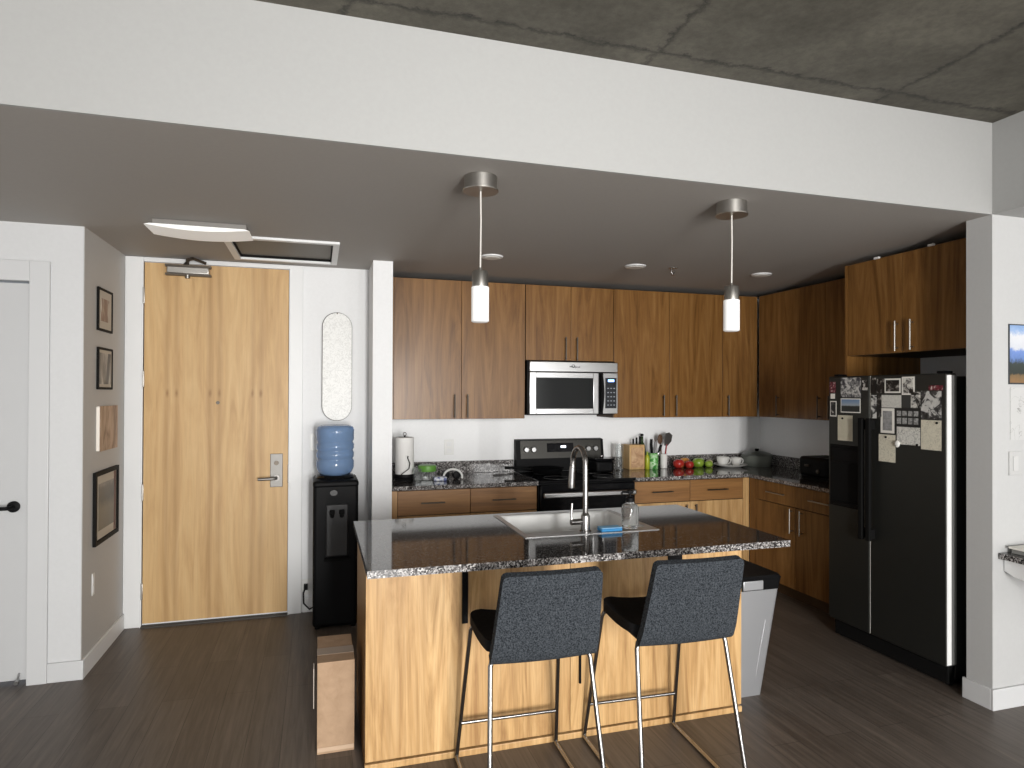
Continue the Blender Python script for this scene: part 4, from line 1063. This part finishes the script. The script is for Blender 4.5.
GP = 'papers and photos on the fridge'
def paper(name, y1, y0, z1, z0, m, label, cat='photo', lift=0.0015, border=None, magnet=None, loc_x=FX, tilt=0., parent_x=None):
    cxm = ((y0 + y1) / 2, (z0 + z1) / 2)
    t = thing(name, label, cat, (loc_x - .0002, cxm[0], cxm[1]), 0, GP)
    a = FX - lift
    base = MB().box(a - .0008, a, y0, y1, z0, z1)
    if border:
        base.build('print_border', M['paper_w'], t)
        MB().box(a - .0014, a - .0006, y0 + border, y1 - border, z0 + border, z1 - border).build('picture', m, t)
    else:
        base.build('sheet', m, t)
    if magnet:
        MB().cyl((a - .006, magnet[0], magnet[1]), .006, .006, 'X', 14).build('magnet', M['black'], t)
    t.rotation_euler = (tilt, 0, 0)
    return t
bw = blotch('black_white_photo', [(.36, (.008, .008, .008)), (.5, (.06, .06, .06)), (.56, (.5, .5, .48)), (.7, (.62, .61, .58))], 22, .3)
bw2 = blotch('black_white_dog_photo', [(.44, (.01, .01, .01)), (.5, (.35, .34, .32)), (.6, (.66, .65, .6))], 26, .3)
bwd = blotch('dark_snapshot', [(.50, (.006, .006, .006)), (.58, (.12, .11, .10)), (.68, (.45, .43, .40))], 28, .3)
team = blotch('group_snapshot', [(.38, (.03, .03, .04)), (.5, (.18, .18, .18)), (.6, (.55, .54, .52)), (.75, (.6, .58, .56))], 34, .3)
land = scenery('landscape_snapshot', [(0, (.012, .014, .012)), (.45, (.02, .022, .02)), (.52, (.30, .34, .38)), (.75, (.20, .28, .40)), (1, (.12, .2, .36))], 'Z', -.042, .042, .3, .12, 30)
redb = blotch('red_snapshot', [(.40, (.05, .008, .012)), (.55, (.18, .02, .035)), (.66, (.55, .5, .48))], 45, .3)
lined = linework('lined_note', (.62, .61, .56), (.42, .41, .38), 60, .05, .7)
draw = linework('pencil_drawing', (.66, .65, .60), (.25, .25, .24), 30, .035, .7)
paper('photo', 3.470, 3.420, 1.655, 1.585, redb, 'small reddish photo at the top left edge of the freezer door')
paper('photo', 3.462, 3.425, 1.578, 1.545, M['paper_w'], 'tiny white card below the reddish photo')
paper('photo', 3.465, 3.412, 1.53, 1.43, bwd, 'dark photo lowest in the left column of the freezer door', border=.006)
paper('photo', 3.376, 3.215, 1.680, 1.555, team, 'large group photo at the top of the freezer door')
paper('photo', 3.376, 3.218, 1.548, 1.458, land, 'landscape photo with blue sky below the group photo', border=.006)
paper('note', 3.401, 3.280, 1.440, 1.278, blotch('cream_card', [(.3, (.52, .49, .38)), (.7, (.62, .58, .46))], 12, .7), 'blank cream card on the freezer door above the dispenser', 'note', magnet=(3.36, 1.42))
paper('photo', 3.205, 3.165, 1.66, 1.60, bw2, 'narrow light photo beside the door gap', magnet=None)
paper('photo', 3.140, 3.104, 1.674, 1.583, bwd, 'small dark portrait photo right of the door gap, upper left')
paper('photo', 3.096, 3.046, 1.667, 1.583, bwd, 'small dark photo in the top row, second on the fridge door')
paper('photo', 3.140, 3.098, 1.570, 1.430, bw, 'strip of black and white snapshots beside the door gap')
paper('photo', 3.094, 3.062, 1.570, 1.440, bwd, 'second dark snapshot strip, right of the first strip')
paper('photo', 3.039, 2.929, 1.668, 1.583, bwd, 'white-bordered dark photo in the top row', border=.009, lift=.0025)
paper('photo', 2.922, 2.838, 1.676, 1.572, bw2, 'white-bordered photo of a black dog in the top row', border=.009)
paper('note', 3.060, 2.924, 1.571, 1.497, lined, 'small lined note below the white-bordered photo', 'note', lift=.003)
paper('photo', 2.920, 2.866, 1.566, 1.500, plain('dull_grey_print', (.04, .04, .038), .5), 'plain dark grey print in the middle of the fridge door')
paper('photo', 2.863, 2.802, 1.589, 1.499, bw2, 'narrow photo of a white-chested dog beside the big photo')
paper('photo', 2.798, 2.675, 1.594, 1.440, bw, 'biggest black and white photo near the right edge of the fridge')
paper('photo', 2.75, 2.665, 1.625, 1.598, redb, 'dark red strip above the biggest photo', lift=.003)
paper('photo', 3.068, 2.972, 1.493, 1.346, blotch('grey_print', [(.3, (.16, .16, .16)), (.6, (.32, .32, .32))], 40, .4), 'grey portrait print with a broad white border', border=.016, magnet=None)
gt = paper('photo', 2.963, 2.802, 1.496, 1.392, plain('black_card', (.012, .012, .012), .4), 'black card with two rows of small pale snapshots')
g_ = MB()
for r_ in range(2):
    for c_ in range(4):
        g_.box(FX - .0032, FX - .0022, 2.815 + c_ * .037, 2.843 + c_ * .037, 1.405 + r_ * .046, 1.440 + r_ * .040)
g_.build('snapshots', blotch('pale_snapshots', [(.35, (.12, .12, .12)), (.6, (.42, .42, .41))], 60, .4), gt)
paper('note', 3.082, 2.965, 1.337, 1.176, M['paper_c'], 'cream handwritten list hanging lowest on the fridge door', 'note', magnet=(3.03, 1.322))
paper('note', 2.954, 2.802, 1.388, 1.287, draw, 'white pencil drawing below the black card', 'drawing', magnet=(2.82, 1.292), lift=.003)
paper('note', 2.798, 2.675, 1.434, 1.270, M['paper_c'], 'cream letter at the right, below the biggest photo', 'note', magnet=(2.70, 1.42))
mg = thing('fridge_magnet', 'white shell-shaped magnet between the cream list and the drawing', 'magnet', (FX, 2.946, 1.285), 0)
MB().ball((FX - .010, 2.946, 1.288), .017, (.5, 1.0, 1.2), 16).build('shell', M['ceramic'], mg)

# ------------------------------------------------------------------ right wall end: poster, print, switch, desk
po1 = thing('mountain_poster', 'colour poster of a snowy mountain above dark pines on the wall end', 'poster', (3.50, YB, 1.63))
MB().box(3.344, 3.70, YB - .003, YB, 1.628, 1.934).build('sheet', plain('poster_edge', (.03, .035, .04), .5), po1)
MB().box(3.352, 3.695, YB - .004, YB - .0028, 1.636, 1.928).build('picture', scenery('mountain_picture', [(0, (.22, .12, .045)), (.12, (.16, .10, .04)), (.16, (.012, .02, .015)), (.34, (.02, .03, .025)), (.42, (.10, .18, .42)), (.54, (.14, .24, .55)), (.60, (.55, .57, .62)), (.82, (.62, .63, .66)), (.9, (.28, .40, .62)), (1, (.20, .32, .55))], 'Z', .006, .298, .35, .24, 34), po1)
po2 = thing('white_print', 'white paper print with small pencil marks below the mountain poster', 'poster', (3.50, YB, 1.345))
MB().box(3.356, 3.70, YB - .003, YB, 1.346, 1.612).build('sheet', linework('faint_print', (.50, .50, .495), (.20, .20, .19), 9, .010, .5), po2)
sw = thing('light_switch', 'white switch plate on the wall end below the white print', 'switch', (3.385, YB, 1.17), 0, 'wall plates')
MB().box(3.345, 3.425, YB - .006, YB, 1.168, 1.288, bev=.002).build('cover_plate', plain('dimmed_white_plate', (.47, .47, .465), .4), sw)  # white plastic dimmed in colour to suit the light-toned wall end
MB().box(3.368, 3.402, YB - .010, YB - .006, 1.19, 1.265, bev=.002).build('rocker', plain('dimmed_white_rocker', (.52, .52, .515), .4), sw)  # rocker white dimmed likewise against the strong light
dk = thing('desk', 'granite-topped built-in desk with a white apron at the right edge', 'desk', (3.8, 1.9, 0))
MB().box(3.272, RX - .01, 1.55, YB - .002, .752, .782, bev=.003).build('desk_top', M['granite'], dk)
ap = [(2.405, .750), (2.405, .690), (2.36, .672), (2.28, .660), (2.10, .655), (1.60, .655), (1.60, .750)]
MB().prism(ap, 3.310, RX - .02, 'X').build('apron', M['white_trim'], dk)
MB().box(4.60, 4.66, 1.60, 2.395, 0, .655).build('leg_panel', M['white_trim'], dk)
bk_ = thing('book', 'grey closed book lying on the desk under a white magazine', 'book', (3.44, 2.25, .7825))
MB().box(3.325, 3.50, 2.15, 2.38, .7825, .806, bev=.002).build('cover', plain('grey_cover', (.22, .22, .21), .5), bk_)
mz = thing('magazine', 'white magazine on top of the grey book on the desk', 'magazine', (3.44, 2.25, .807))
MB().box(3.310, 3.50, 2.13, 2.385, .8065, .818, bev=.002).build('pages', M['paper_w'], mz)
MB().box(3.40, 3.46, 2.20, 2.25, .8185, .8195).build('cover_mark', M['frame_blk'], mz)

# ------------------------------------------------------------------ lights and world
W = bpy.data.worlds.new('sky'); SC.world = W; W.use_nodes = True
bg = W.node_tree.nodes['Background']
bg.inputs['Color'].default_value = (.80, .88, 1.0, 1); bg.inputs['Strength'].default_value = .6
def area(name, loc, rot, sx, sy, power, col=(1, 1, 1)):
    l = bpy.data.lights.new(name, 'AREA'); l.shape = 'RECTANGLE'; l.size = sx; l.size_y = sy
    l.energy = power; l.color = col
    o = bpy.data.objects.new(name, l); COL.objects.link(o); o.location = loc; o.rotation_euler = rot
    return o
for k, (a, b) in enumerate(wins):
    area('window_daylight', ((a + b) / 2, BY - .15, 1.28), (PI / 2, 0, 0), b - a - .1, 2.2, (60, 400, 90, 70)[k], (1.0, .985, .96))

# ------------------------------------------------------------------ camera
f, yaw, pitch, roll, ch, pcy = 646.4119, .2917, .0062, .0038, 1.5743, 389.0045
R0 = Vector((math.cos(yaw), -math.sin(yaw), 0))
F = Vector((math.sin(yaw) * math.cos(pitch), math.cos(yaw) * math.cos(pitch), math.sin(pitch)))
U0 = R0.cross(F)
Rr = R0 * math.cos(roll) + U0 * math.sin(roll)
Ur = -R0 * math.sin(roll) + U0 * math.cos(roll)
cam = bpy.data.cameras.new('camera'); co = bpy.data.objects.new('camera', cam); COL.objects.link(co)
m = Matrix.Identity(4)
for i in range(3):
    m[i][0] = Rr[i]; m[i][1] = Ur[i]; m[i][2] = -F[i]
m[2][3] = ch
co.matrix_world = m
cam.sensor_fit = 'HORIZONTAL'; cam.sensor_width = 36; cam.lens = 36 * f / 1024
cam.shift_y = (pcy - 384) / 1024
cam.clip_start = .05
SC.camera = co

SC.view_settings.view_transform = 'Standard'
SC.view_settings.look = 'None'
SC.view_settings.exposure = .1
SC.cycles.use_denoising = True
SC.cycles.max_bounces = 10
SC.cycles.sample_clamp_indirect = 6
